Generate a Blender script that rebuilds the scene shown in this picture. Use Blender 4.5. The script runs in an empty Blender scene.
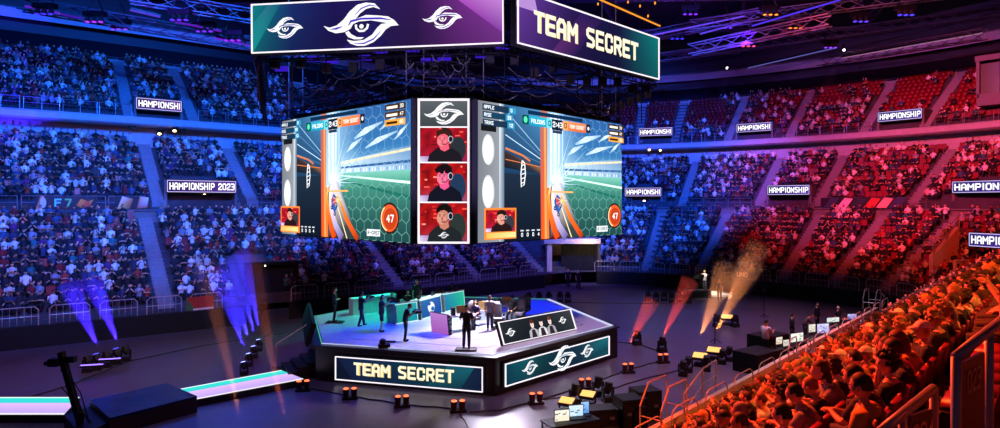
import bpy, math, random
import numpy as np
from mathutils import Vector, Matrix
random.seed(7)
RNG = np.random.default_rng(11)
SC = bpy.context.scene
COL = SC.collection
F = 630.0; CX = 500.0; HY = 203.0; EYE = 8.0
PI = math.pi

# ---------------------------------------------------------------- places
def P(px, py, D):
    """the point at depth D that the photograph shows at px, py"""
    return Vector(((px-CX)/F*D, D, EYE-(py-HY)/F*D))
def G(px, py, z=0.0):
    D = (EYE-z)*F/(py-HY)
    return Vector(((px-CX)/F*D, D, z))
def proj(p):
    return (CX+F*p[0]/p[1], HY+F*(EYE-p[2])/p[1])

# ---------------------------------------------------------------- colour and materials
def lin(c):
    return tuple(((x/12.92) if x <= .04045 else ((x+.055)/1.055)**2.4) for x in c[:3])
def hexc(h):
    return tuple(int(h[i:i+2], 16)/255 for i in (0, 2, 4))
MATS = {}
def mat(name, col, rough=.6, metal=0., emit=0., noise=.12, scale=6., bump=0., spec=.5):
    if name in MATS: return MATS[name]
    c = lin(hexc(col)) if isinstance(col, str) else col
    m = bpy.data.materials.new(name); m.use_nodes = True
    nt = m.node_tree; b = nt.nodes['Principled BSDF']
    b.inputs['Roughness'].default_value = rough; b.inputs['Metallic'].default_value = metal
    b.inputs['Specular IOR Level'].default_value = spec
    b.inputs['Base Color'].default_value = (*c, 1)
    if emit:
        b.inputs['Emission Color'].default_value = (*c, 1); b.inputs['Emission Strength'].default_value = emit
    if noise or bump:
        tc = nt.nodes.new('ShaderNodeTexCoord'); n = nt.nodes.new('ShaderNodeTexNoise')
        n.inputs['Scale'].default_value = scale; n.inputs['Detail'].default_value = 3
        nt.links.new(tc.outputs['Object'], n.inputs['Vector'])
        if noise:
            r = nt.nodes.new('ShaderNodeValToRGB')
            r.color_ramp.elements[0].position = .3; r.color_ramp.elements[1].position = .7
            r.color_ramp.elements[0].color = (*[x*(1-noise) for x in c], 1)
            r.color_ramp.elements[1].color = (*[min(1, x*(1+noise)) for x in c], 1)
            nt.links.new(n.outputs['Fac'], r.inputs['Fac']); nt.links.new(r.outputs['Color'], b.inputs['Base Color'])
        if bump:
            bn = nt.nodes.new('ShaderNodeBump'); bn.inputs['Strength'].default_value = bump; bn.inputs['Distance'].default_value = .05
            nt.links.new(n.outputs['Fac'], bn.inputs['Height']); nt.links.new(bn.outputs['Normal'], b.inputs['Normal'])
    MATS[name] = m
    return m
def glow(name, col, s):
    if name in MATS: return MATS[name]
    m = bpy.data.materials.new(name); m.use_nodes = True; nt = m.node_tree; nt.nodes.clear()
    e = nt.nodes.new('ShaderNodeEmission'); o = nt.nodes.new('ShaderNodeOutputMaterial')
    e.inputs['Color'].default_value = (*lin(hexc(col)), 1); e.inputs['Strength'].default_value = s
    nt.links.new(e.outputs[0], o.inputs['Surface']); MATS[name] = m
    return m
def screen_material(name, s, pixel=True):
    m = bpy.data.materials.new(name); m.use_nodes = True; nt = m.node_tree; nt.nodes.clear()
    a = nt.nodes.new('ShaderNodeAttribute'); a.attribute_name = 'Col'
    e = nt.nodes.new('ShaderNodeEmission'); o = nt.nodes.new('ShaderNodeOutputMaterial')
    e.inputs['Strength'].default_value = s
    nt.links.new(a.outputs['Color'], e.inputs['Color']); nt.links.new(e.outputs[0], o.inputs['Surface'])
    return m
def printed_material(name):
    m = bpy.data.materials.new(name); m.use_nodes = True; nt = m.node_tree
    a = nt.nodes.new('ShaderNodeAttribute'); a.attribute_name = 'Col'
    nt.links.new(a.outputs['Color'], nt.nodes['Principled BSDF'].inputs['Base Color'])
    nt.nodes['Principled BSDF'].inputs['Roughness'].default_value = .5
    return m
LED = screen_material('led_screen_pixels', 1.0)
LED_HI = screen_material('led_screen_pixels_bright', 1.25)
LED_LO = screen_material('led_screen_pixels_dim', .75)
PRINT = printed_material('printed_cloth')

# ---------------------------------------------------------------- mesh building
class MB:
    def __init__(s): s.v = []; s.f = []; s.m = []; s.c = None
    def add(s, vs, fs, mi=0):
        o = len(s.v); s.v += [tuple(v) for v in vs]; s.f += [tuple(i+o for i in f) for f in fs]; s.m += [mi]*len(fs); return s
    def box(s, c, d, mi=0, rz=0., rx=0., taper=1.):
        M = Matrix.Translation(c) @ Matrix.Rotation(rz, 4, 'Z') @ Matrix.Rotation(rx, 4, 'X')
        vs = []
        for k in (-.5, .5):
            t = taper if k > 0 else 1.
            for a, b in ((-.5, -.5), (.5, -.5), (.5, .5), (-.5, .5)): vs.append(M @ Vector((a*d[0]*t, b*d[1]*t, k*d[2])))
        return s.add(vs, [(3, 2, 1, 0), (4, 5, 6, 7), (0, 1, 5, 4), (1, 2, 6, 5), (2, 3, 7, 6), (3, 0, 4, 7)], mi)
    def beam(s, p, q, w, h=None, mi=0):
        h = h or w; p = Vector(p); q = Vector(q); d = (q-p)
        if d.length < 1e-6: return s
        d.normalize(); up = Vector((0, 0, 1)) if abs(d.z) < .95 else Vector((0, 1, 0))
        a = d.cross(up).normalized()*w/2; b = a.cross(d).normalized()*h/2
        vs = [p-a-b, p+a-b, p+a+b, p-a+b, q-a-b, q+a-b, q+a+b, q-a+b]
        return s.add(vs, [(3, 2, 1, 0), (4, 5, 6, 7), (0, 1, 5, 4), (1, 2, 6, 5), (2, 3, 7, 6), (3, 0, 4, 7)], mi)
    def tube(s, pts, r, n=8, mi=0, closed=False, cap=True, sq=None):
        pts = [Vector(p) for p in pts]; N = len(pts)
        if not isinstance(r, (list, tuple)): r = [r]*N
        rings = []; ref = None
        for i, p in enumerate(pts):
            if closed: d = pts[(i+1) % N]-pts[i-1]
            else: d = pts[min(i+1, N-1)]-pts[max(i-1, 0)]
            d = d.normalized() if d.length > 1e-9 else Vector((0, 0, 1))
            if ref is None:
                ref = Vector((0, 0, 1)) if abs(d.z) < .9 else Vector((0, 1, 0))
            a = d.cross(ref); a = a.normalized() if a.length > 1e-5 else d.orthogonal().normalized()
            b = a.cross(d).normalized(); ref = b
            ra, rb = r[i] if isinstance(r[i], tuple) else (r[i], r[i])
            rings.append([p+a*math.cos(2*PI*k/n)*ra+b*math.sin(2*PI*k/n)*rb for k in range(n)])
        vs = [v for g in rings for v in g]; fs = []
        for i in range(N if closed else N-1):
            j = (i+1) % N
            for k in range(n):
                k2 = (k+1) % n; fs.append((j*n+k, j*n+k2, i*n+k2, i*n+k))
        if cap and not closed:
            fs.append(tuple(range(n))); fs.append(tuple((N-1)*n+k for k in range(n))[::-1])
        return s.add(vs, fs, mi)
    def sphere(s, c, r, nu=12, nv=8, mi=0, fn=None, keep=None):
        c = Vector(c); r = r if isinstance(r, tuple) else (r, r, r); vs = []; fs = []
        for j in range(nv+1):
            t = PI*j/nv
            for i in range(nu):
                a = 2*PI*i/nu; u = Vector((math.sin(t)*math.cos(a), math.sin(t)*math.sin(a), math.cos(t)))
                if fn: u = fn(u)
                vs.append(c+Vector((u.x*r[0], u.y*r[1], u.z*r[2])))
        for j in range(nv):
            for i in range(nu):
                a, b = j*nu+i, j*nu+(i+1) % nu; q = (a, a+nu, b+nu, b)
                if keep:
                    m = sum((vs[x] for x in q), Vector())/4-c
                    if not keep(Vector((m.x/r[0], m.y/r[1], m.z/r[2]))): continue
                fs.append(q)
        return s.add(vs, fs, mi)
    def prism(s, poly, z0, z1, mi=0, top=None):
        n = len(poly); vs = [(x, y, z0) for x, y in poly]+[(x, y, z1) for x, y in poly]
        fs = [(i, (i+1) % n, n+(i+1) % n, n+i) for i in range(n)]
        s.add(vs, fs+[tuple(range(n))[::-1]], mi)
        return s.add([(x, y, z1) for x, y in poly], [tuple(range(n))], mi if top is None else top)
    def mesh(s, name, mats, smooth=False):
        me = bpy.data.meshes.new(name); me.from_pydata(s.v, [], s.f)
        for m in (mats if isinstance(mats, (list, tuple)) else [mats]): me.materials.append(m)
        me.polygons.foreach_set('material_index', s.m)
        if smooth: me.polygons.foreach_set('use_smooth', [True]*len(s.f))
        me.update(); return me
    def build(s, name, mats, parent=None, smooth=False, loc=None, rz=0.):
        return link(bpy.data.objects.new(name, s.mesh(name, mats, smooth)), parent, loc, rz)
def link(o, parent=None, loc=None, rz=0.):
    COL.objects.link(o)
    if parent is not None: o.parent = parent
    if loc is not None: o.location = loc
    if rz: o.rotation_euler = (0, 0, rz)
    return o
def tag(o, label=None, cat=None, group=None, kind=None):
    if label: o['label'] = label
    if cat: o['category'] = cat
    if group: o['group'] = group
    if kind: o['kind'] = kind
    return o
def thing(name, label, cat, loc=(0, 0, 0), rz=0., group=None):
    o = bpy.data.objects.new(name, None); o.empty_display_size = .2
    COL.objects.link(o); o.location = loc; o.rotation_euler = (0, 0, rz)
    return tag(o, label, cat, group)
def struct(o): o['kind'] = 'structure'; return o
def dup(root, loc=None, rz=None, label=None, group=None):
    r = root.copy(); COL.objects.link(r)
    if loc is not None: r.location = loc
    if rz is not None: r.rotation_euler = (0, 0, rz)
    if label: r['label'] = label
    if group: r['group'] = group
    for ch in list(root.children):
        c = ch.copy(); COL.objects.link(c); c.parent = r
        for g in list(ch.children):
            d = g.copy(); COL.objects.link(d); d.parent = c
    return r

# ---------------------------------------------------------------- flat artwork (screens, signs, banners)
class Art:
    """flat picture in local x (right) and y (up), each patch a hair in front of the last"""
    def __init__(s, eps=.004): s.v = []; s.f = []; s.c = []; s.k = 0; s.eps = eps
    def poly(s, pts, col, k=None):
        z = s.k*s.eps if k is None else k*s.eps; s.k += 1 if k is None else 0
        o = len(s.v); s.v += [(x, y, z) for x, y in pts]; s.f.append(tuple(range(o, o+len(pts))))
        if isinstance(col, str): cs = [hexc(col)]*len(pts)
        else: cs = [hexc(c) for c in col]
        s.c += cs; return s
    def rect(s, x0, y0, x1, y1, col, k=None):   # colours bl br tr tl
        return s.poly([(x0, y0), (x1, y0), (x1, y1), (x0, y1)], col, k)
    def grid(s, x0, y0, x1, y1, nx, ny, fn):
        z = s.k*s.eps; s.k += 1; o = len(s.v)
        for j in range(ny+1):
            for i in range(nx+1):
                u, v = i/nx, j/ny; s.v.append((x0+(x1-x0)*u, y0+(y1-y0)*v, z)); s.c.append(fn(u, v))
        for j in range(ny):
            for i in range(nx):
                a = o+j*(nx+1)+i; s.f.append((a, a+1, a+nx+2, a+nx+1))
        return s
    def ell(s, cx, cy, rx, ry, col, n=20, a0=0, a1=2*PI, k=None):
        m = n if a1-a0 > 6.2 else n+1
        return s.poly([(cx+rx*math.cos(a0+(a1-a0)*i/n), cy+ry*math.sin(a0+(a1-a0)*i/n)) for i in range(m)], col, k)
    def line(s, pts, w, col, k=None):
        z = s.k*s.eps if k is None else k*s.eps; s.k += 1 if k is None else 0
        L = []; R = []
        for i, p in enumerate(pts):
            a = pts[max(i-1, 0)]; b = pts[min(i+1, len(pts)-1)]
            dx, dy = b[0]-a[0], b[1]-a[1]; l = math.hypot(dx, dy) or 1; wi = w[i] if isinstance(w, (list, tuple)) else w
            L.append((p[0]-dy/l*wi/2, p[1]+dx/l*wi/2, z)); R.append((p[0]+dy/l*wi/2, p[1]-dx/l*wi/2, z))
        o = len(s.v); s.v += L+R; n = len(pts)
        for i in range(n-1): s.f.append((o+n+i, o+n+i+1, o+i+1, o+i))
        c = [hexc(col)]*(2*n) if isinstance(col, str) else [hexc(x) for x in col]*2
        s.c += c; return s
    def build(s, name, m, parent=None, z=0., solid=True):
        me = bpy.data.meshes.new(name); me.from_pydata(s.v, [], s.f); me.materials.append(m)
        at = me.color_attributes.new('Col', 'FLOAT_COLOR', 'POINT')
        arr = np.ones((len(s.v), 4), np.float32); arr[:, :3] = [lin(c) for c in s.c]
        at.data.foreach_set('color', arr.ravel()); me.update()
        o = link(bpy.data.objects.new(name, me), parent); o.location = (0, 0, z); return o

GL = {  # strokes on a 4 x 6 grid
 'A': [[(0, 0), (0, 4.6), (1.2, 6), (2.8, 6), (4, 4.6), (4, 0)], [(0, 2.4), (4, 2.4)]],
 'B': [[(0, 0), (0, 6), (3.4, 6), (3.8, 4.6), (3.2, 3.2), (0, 3.2)], [(3.2, 3.2), (4, 2.2), (4, .6), (3.2, 0), (0, 0)]],
 'C': [[(4, 4.4), (4, 5.4), (3.2, 6), (.8, 6), (0, 5.2), (0, .8), (.8, 0), (3.2, 0), (4, .6), (4, 1.6)]],
 'D': [[(0, 0), (0, 6), (2.8, 6), (4, 5), (4, 1), (2.8, 0), (0, 0)]],
 'E': [[(4, 6), (0, 6), (0, 0), (4, 0)], [(0, 3), (3.4, 3)]],
 'F': [[(4, 6), (0, 6), (0, 0)], [(0, 3), (3.4, 3)]],
 'H': [[(0, 0), (0, 6)], [(4, 0), (4, 6)], [(0, 3), (4, 3)]],
 'I': [[(.6, 0), (.6, 6)]],
 'K': [[(0, 0), (0, 6)], [(4, 6), (.6, 2.8)], [(1.4, 3.4), (4, 0)]],
 'L': [[(0, 6), (0, 0), (3.8, 0)]],
 'M': [[(0, 0), (0, 6), (2.4, 2.4), (4.8, 6), (4.8, 0)]],
 'N': [[(0, 0), (0, 6), (4, 0), (4, 6)]],
 'O': [[(.8, 0), (0, .8), (0, 5.2), (.8, 6), (3.2, 6), (4, 5.2), (4, .8), (3.2, 0), (.8, 0)]],
 'P': [[(0, 0), (0, 6), (3.2, 6), (4, 5.2), (4, 3.4), (3.2, 2.6), (0, 2.6)]],
 'R': [[(0, 0), (0, 6), (3.2, 6), (4, 5.2), (4, 3.6), (3.2, 2.8), (0, 2.8)], [(2.2, 2.6), (4, 0)]],
 'S': [[(3.7, 5.9), (.8, 6), (0, 5.3), (0, 3.9), (.7, 3.3), (3.3, 2.7), (4, 2.1), (4, .7), (3.2, 0), (.3, .1)]],
 'T': [[(0, 6), (4, 6)], [(2, 6), (2, 0)]],
 'U': [[(0, 6), (0, .8), (.8, 0), (3.2, 0), (4, .8), (4, 6)]],
 'Z': [[(0, 6), (4, 6), (0, 0), (4, 0)]],
 '0': [[(.8, 0), (0, .8), (0, 5.2), (.8, 6), (3.2, 6), (4, 5.2), (4, .8), (3.2, 0), (.8, 0)]],
 '1': [[(.8, 5), (1.8, 6), (1.8, 0)]],
 '2': [[(0, 4.6), (0, 5.3), (.8, 6), (3.2, 6), (4, 5.3), (4, 3.8), (0, 1), (0, 0), (4, 0)]],
 '3': [[(0, 6), (3.4, 6), (4, 5.3), (4, 3.8), (3.2, 3.1), (1.2, 3.1)], [(3.2, 3.1), (4, 2.4), (4, .7), (3.3, 0), (0, 0)]],
 '4': [[(3, 0), (3, 6), (0, 2), (4, 2)]],
 '5': [[(4, 6), (0, 6), (0, 3.4), (3.2, 3.4), (4, 2.6), (4, .7), (3.3, 0), (0, 0)]],
 '7': [[(0, 6), (4, 6), (1.6, 0)]],
 '6': [[(4, 5.4), (3.2, 6), (.8, 6), (0, 5.2), (0, .8), (.8, 0), (3.2, 0), (4, .8), (4, 2.6), (3.2, 3.4), (0, 3.4)]],
 ':': [[(.6, 1), (.6, 1.9)], [(.6, 3.9), (.6, 4.8)]],
 '-': [[(.5, 3), (3.5, 3)]],
}
def text_width(t, sp=2.0):
    return sum((2.4 if ch == ' ' else (1.2 if ch in 'I:' else 4.8 if ch == 'M' else 4))+sp for ch in t)-sp
def write(A, t, x, y, h, col, w=1.35, sp=2.0, wide=1.0, center=False, slant=0.):
    sy = h/(6+w); sx = sy*wide
    if center: x -= text_width(t, sp)*sx/2
    x += w*sx/2; y += w*sy/2; k = A.k; A.k += 1
    for ch in t:
        if ch == ' ': x += (2.4+sp)*sx; continue
        for st in GL[ch]:
            q = []
            for i, p in enumerate(st):
                q.append(p)
            def ext(a, b):
                dx, dy = a[0]-b[0], a[1]-b[1]; l = math.hypot(dx, dy) or 1
                return (a[0]+dx/l*w/2, a[1]+dy/l*w/2)
            if q[0] != q[-1]:
                q = [ext(q[0], q[1])]+q[1:-1]+[ext(q[-1], q[-2])]
            for i in range(len(q)-1):
                a, b = q[i], q[i+1]
                dx, dy = b[0]-a[0], b[1]-a[1]; l = math.hypot(dx, dy) or 1; e = w*.28
                a2 = (a[0]-dx/l*e*(i > 0), a[1]-dy/l*e*(i > 0)); b2 = (b[0]+dx/l*e*(i < len(q)-2), b[1]+dy/l*e*(i < len(q)-2))
                nx, ny = -dy/l*w/2, dx/l*w/2
                pts = [(a2[0]-nx, a2[1]-ny), (b2[0]-nx, b2[1]-ny), (b2[0]+nx, b2[1]+ny), (a2[0]+nx, a2[1]+ny)]
                A.poly([(x+(px+slant*py)*sx, y+py*sy) for px, py in pts], col, k=k)
        x += ((1.2 if ch in 'I:' else 4.8 if ch == 'M' else 4)+sp)*sx
LG1 = [(325, 88), (350, 96), (380, 88), (408, 66), (432, 36), (465, 10), (500, 3), (535, 8), (558, 32), (530, 22), (500, 28), (474, 46), (458, 66), (500, 52), (548, 56), (590, 62), (615, 78), (632, 98), (600, 92), (570, 84), (520, 74), (470, 76), (446, 86), (436, 104), (410, 116), (375, 119), (345, 108)]
LG2 = [(632, 98), (600, 100), (580, 112), (560, 136), (530, 160), (495, 173), (462, 172), (435, 162), (420, 146), (450, 153), (490, 150), (525, 130), (545, 104), (562, 90), (590, 88)]
LG3 = [(428, 112), (440, 126), (462, 138), (492, 140), (478, 147), (450, 146), (426, 136), (414, 118)]
def logo(A, cx, cy, w, col, shade=None):
    s = w/307
    T = lambda L: [(cx+(x-478)*s, cy-(y-88)*s) for x, y in L]
    k = A.k; A.k += 4
    for L in (LG1, LG2, LG3): A.poly(T(L), col, k=k)
    A.line(T([(458, 88), (460, 104), (472, 114), (490, 114), (504, 104), (508, 88)]), 9*s, col, k=k+1)
    A.ell(cx+3*s, cy-8*s, 9*s, 9*s, col, 10, k=k+1)
    if shade:
        A.line(T([(352, 103), (378, 101), (402, 94)]), [2*s, 9*s, 3*s], shade, k=k+2)
        A.line(T([(428, 90), (438, 74), (480, 66), (560, 68), (600, 76)]), [4*s, 9*s, 8*s, 8*s, 3*s], shade, k=k+2)
        A.line(T([(455, 50), (480, 26), (515, 14), (545, 20)]), [2*s, 5*s, 5*s, 2*s], shade, k=k+2)
        A.line(T([(450, 162), (490, 164), (530, 148), (560, 118)]), [2*s, 6*s, 6*s, 2*s], shade, k=k+2)
def frame_art(A, x0, y0, x1, y1, w, col):
    k = A.k; A.k += 1
    for r in ((x0, y0, x1, y0+w), (x0, y1-w, x1, y1), (x0, y0, x0+w, y1), (x1-w, y0, x1, y1)): A.rect(*r, col, k=k)
def basis(o, p, q, lean=0.):
    """stand an object's local x along p->q, local y up and local z towards the viewer's side; lean tips its top back"""
    p = Vector(p); q = Vector(q); u = (q-p).normalized(); n = u.cross(Vector((0, 0, 1))).normalized()
    y = n.cross(u).normalized()
    y2 = (y*math.cos(lean)-n*math.sin(lean)); n2 = u.cross(y2)
    M = Matrix(((u.x, y2.x, n2.x, p.x), (u.y, y2.y, n2.y, p.y), (u.z, y2.z, n2.z, p.z), (0, 0, 0, 1)))
    o.matrix_world = M; return (q-p).length
# ================================================================ the arena bowl
CTRL = [(-56, 10), (-45, 20), (-36, 27.2), (-27.0, 33.8), (-16.4, 41.6), (-6, 50.2), (1.5, 57.2), (6.4, 61.3), (10.2, 62.4), (14, 61.2), (18, 58.6), (22.9, 54.6), (26.6, 50.2), (28.6, 46.2), (29, 42.6), (26.8, 39.2), (20, 31.8)]
def smooth_path(pts, it=3):
    for _ in range(it):
        q = [pts[0]]
        for a, b in zip(pts, pts[1:]):
            q += [(a[0]*.75+b[0]*.25, a[1]*.75+b[1]*.25), (a[0]*.25+b[0]*.75, a[1]*.25+b[1]*.75)]
        pts = q+[pts[-1]]
    return pts
def resample(pts, step):
    out = [np.array(pts[0])]; acc = 0.; prev = np.array(pts[0])
    for p in pts[1:]:
        p = np.array(p)
        while True:
            l = np.linalg.norm(p-prev)
            if acc+l < step: acc += l; prev = p; break
            prev = prev+(p-prev)*((step-acc)/l); out.append(prev); acc = 0.
    return np.array(out)
BASE = resample(smooth_path(CTRL), .4); NB = len(BASE)
tg = np.gradient(BASE, axis=0); tg /= np.linalg.norm(tg, axis=1)[:, None]
NRM = np.stack([-tg[:, 1], tg[:, 0]], 1)
for _ in range(30):
    NRM[1:-1] = (NRM[:-2]+2*NRM[1:-1]+NRM[2:])/4
NRM /= np.linalg.norm(NRM, axis=1)[:, None]
def off(i, d):
    """point at path index i (may be fractional), offset d outwards"""
    i0 = int(max(0, min(NB-2, math.floor(i)))); t = i-i0
    b = BASE[i0]*(1-t)+BASE[i0+1]*t; n = NRM[i0]*(1-t)+NRM[i0+1]*t
    return b+n*d
def idx_at(px, d, z):
    best = None
    for i in range(NB):
        p = off(i, d)
        if p[1] < 5: continue
        e = abs(CX+F*p[0]/p[1]-px)
        if best is None or e < best[0]: best = (e, i)
    return best[1]
I_CORNER = idx_at(905, 0, 0)      # lower bowl ends here, the near stand begins
def sweep(name, prof, m, i0=0, i1=None, step=2, kind='structure', smooth=False, thick=None):
    i1 = NB-1 if i1 is None else i1
    ids = list(range(i0, i1+1, step)); n = len(prof); b = MB()
    vs = []; 
    for i in ids:
        for d, z in prof:
            p = off(i, d); vs.append((p[0], p[1], z))
    fs = [(a*n+k, (a+1)*n+k, (a+1)*n+k+1, a*n+k+1) for a in range(len(ids)-1) for k in range(n-1)]
    b.add(vs, fs); o = b.build(name, m); o['kind'] = kind; return o
concrete = mat('concrete_terrace', '3c3a40', .85, noise=.2, scale=2., bump=.15)
pale_concrete = mat('pale_concrete', '6c6a6a', .8, noise=.12, scale=3.)
step_paint = mat('stair_concrete', '7c7a7c', .8, noise=.1, scale=4.)
beige = mat('beige_wall_paint', 'c9b79a', .75, noise=.08, scale=3.)
blackm = mat('black_cloth', '08080a', .9, noise=.2)
blackp = mat('black_plastic', '070708', .55, noise=.1)
dark_metal = mat('dark_metal', '1b1b20', .4, .7, noise=.1)
steel = mat('grey_steel_tube', '9a9aa0', .35, .85, noise=.05)
rail_mat = mat('painted_steel_rail', 'b9b2a8', .4, .4, noise=.05)
white_wall = mat('white_fascia_paint', 'a8a6a8', .6, noise=.08, scale=2.)

LOW = [(2.6+.85*k, 1.55+.5*k) for k in range(11)]          # rows of each tier: offset, height
MID = [(13.0+.8*k, 8.2+.52*k) for k in range(10)]
UPP = [(20.6+.8*k, 15.8+.53*k) for k in range(12)]
def stepped(rows, tread, first):
    pr = [first]
    for d, z in rows: pr += [(d-.35, z-.0 if pr[-1][1] == z else pr[-1][1]), (d-.35, z), (d-.35+tread, z)]
    return pr
# floor
def floor_mat():
    m = bpy.data.materials.new('polished_arena_floor'); m.use_nodes = True; nt = m.node_tree; b = nt.nodes['Principled BSDF']
    tc = nt.nodes.new('ShaderNodeTexCoord'); n = nt.nodes.new('ShaderNodeTexNoise'); n.inputs['Scale'].default_value = .35; n.inputs['Detail'].default_value = 6
    br = nt.nodes.new('ShaderNodeTexBrick'); br.inputs['Scale'].default_value = .4; br.offset = .5
    br.inputs['Color1'].default_value = (.105, .085, .135, 1); br.inputs['Color2'].default_value = (.12, .10, .15, 1); br.inputs['Mortar'].default_value = (.06, .05, .08, 1)
    br.inputs['Mortar Size'].default_value = .006
    mx = nt.nodes.new('ShaderNodeMix'); mx.data_type = 'RGBA'; mx.blend_type = 'MULTIPLY'; mx.inputs[0].default_value = .5
    L = nt.links; L.new(tc.outputs['Object'], n.inputs['Vector']); L.new(tc.outputs['Object'], br.inputs['Vector'])
    L.new(br.outputs['Color'], mx.inputs[6]); L.new(n.outputs['Color'], mx.inputs[7]); L.new(mx.outputs[2], b.inputs['Base Color'])
    r = nt.nodes.new('ShaderNodeMapRange'); r.inputs['To Min'].default_value = .24; r.inputs['To Max'].default_value = .40
    L.new(n.outputs['Fac'], r.inputs['Value']); L.new(r.outputs[0], b.inputs['Roughness'])
    b.inputs['Specular IOR Level'].default_value = .6
    return m
b = MB(); b.add([(-70, -12, 0), (60, -12, 0), (60, 90, 0), (-70, 90, 0)], [(0, 1, 2, 3)])
struct(b.build('floor', floor_mat()))
I_TA, I_TB = idx_at(548, 0, 0), idx_at(597, 0, 0)      # the entrance under the far stand
I_LA, I_LB = idx_at(252, 0, 0), idx_at(291, 0, 0)
# black curtain round the floor, with its ledge
for a, c in ((0, I_LA), (I_LB, I_TA), (I_TB, I_CORNER)):
    sweep('wall_floor_curtain', [(0, 0), (0, 1.18), (.12, 1.22), (.3, 1.22)], blackm, a, c)
sweep('lower_terrace', stepped(LOW, .85, (.3, 1.2)), concrete, 0, I_CORNER)
I_END = NB-1
sweep('wall_ring', [(11.6, 6.5), (11.6, 7.35), (11.45, 7.4), (11.45, 7.5), (12.4, 7.5), (12.6, 7.5)], pale_concrete)
sweep('middle_terrace', stepped(MID, .8, (12.5, 7.5)), concrete)
sweep('wall_middle_back', [(20.5, 12.85), (21.2, 12.85), (21.2, 14.9)], white_wall)
sweep('trim_balcony', [(21., 14.75), (19.6, 14.75), (19.35, 14.9), (19.35, 15.35), (19.5, 15.5), (20.2, 15.5)], white_wall)
sweep('upper_terrace', stepped(UPP, .8, (20.0, 15.5)), concrete)
sweep('wall_upper_back', [(29.7, 21.6), (31.5, 21.6), (31.5, 22.6)], white_wall)
sweep('wall_glass_gallery', [(31.5, 22.4), (32.5, 24.4), (32.5, 30)], mat('dark_gallery_wall', '15121c', .5))
sweep('trim_roof_beam', [(31.2, 25.5), (30.8, 25.3), (30.8, 26.2), (31.4, 26.5)], mat('roof_beam_paint', 'b8b5bc', .5))
# ceiling
m_ceil = mat('dark_ceiling_panels', '1d1926', .8, noise=.4, scale=.3)
b = MB(); b.add([(-75, -10, 31), (75, -10, 31), (75, 110, 31), (-75, 110, 31)], [(3, 2, 1, 0)])
struct(b.build('ceiling', m_ceil))

# aisles: light stairs running up each tier
def aisle(px, d, rows, i=None, w=.95, name='stairway'):
    i = idx_at(px, d, 0) if i is None else i
    b = MB(); a0 = rows[0][0]-.35; tread = rows[1][0]-rows[0][0]; rise = rows[1][1]-rows[0][1]
    n = NRM[int(i)]; t = np.array([n[1], -n[0]])
    for k in range(len(rows)*2):
        dd = a0+k*tread/2; z1 = rows[0][1]+rise*(k//2)+(rise/2 if k % 2 else 0)+.03; p = off(i, dd+tread/4)
        ang = math.atan2(t[1], t[0])
        b.box((p[0], p[1], z1-rise/2), (w, tread/2+.02, rise+.04), 0, rz=ang)
    o = b.build(name, step_paint); o['kind'] = 'structure'
    return i
AL = [aisle(px, 3, LOW) for px in (163, 395, 470, 535, 650, 703, 787, 838, 890)]
AM = [aisle(px, 13, MID, name='stairway') for px in (159, 252, 330, 400, 470, 540, 684, 760, 820, 918)]
AU = [aisle(px, 21, UPP, name='stairway') for px in (131, 192, 330, 410, 490, 560, 634, 672, 728, 790, 870, 925)]

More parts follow.
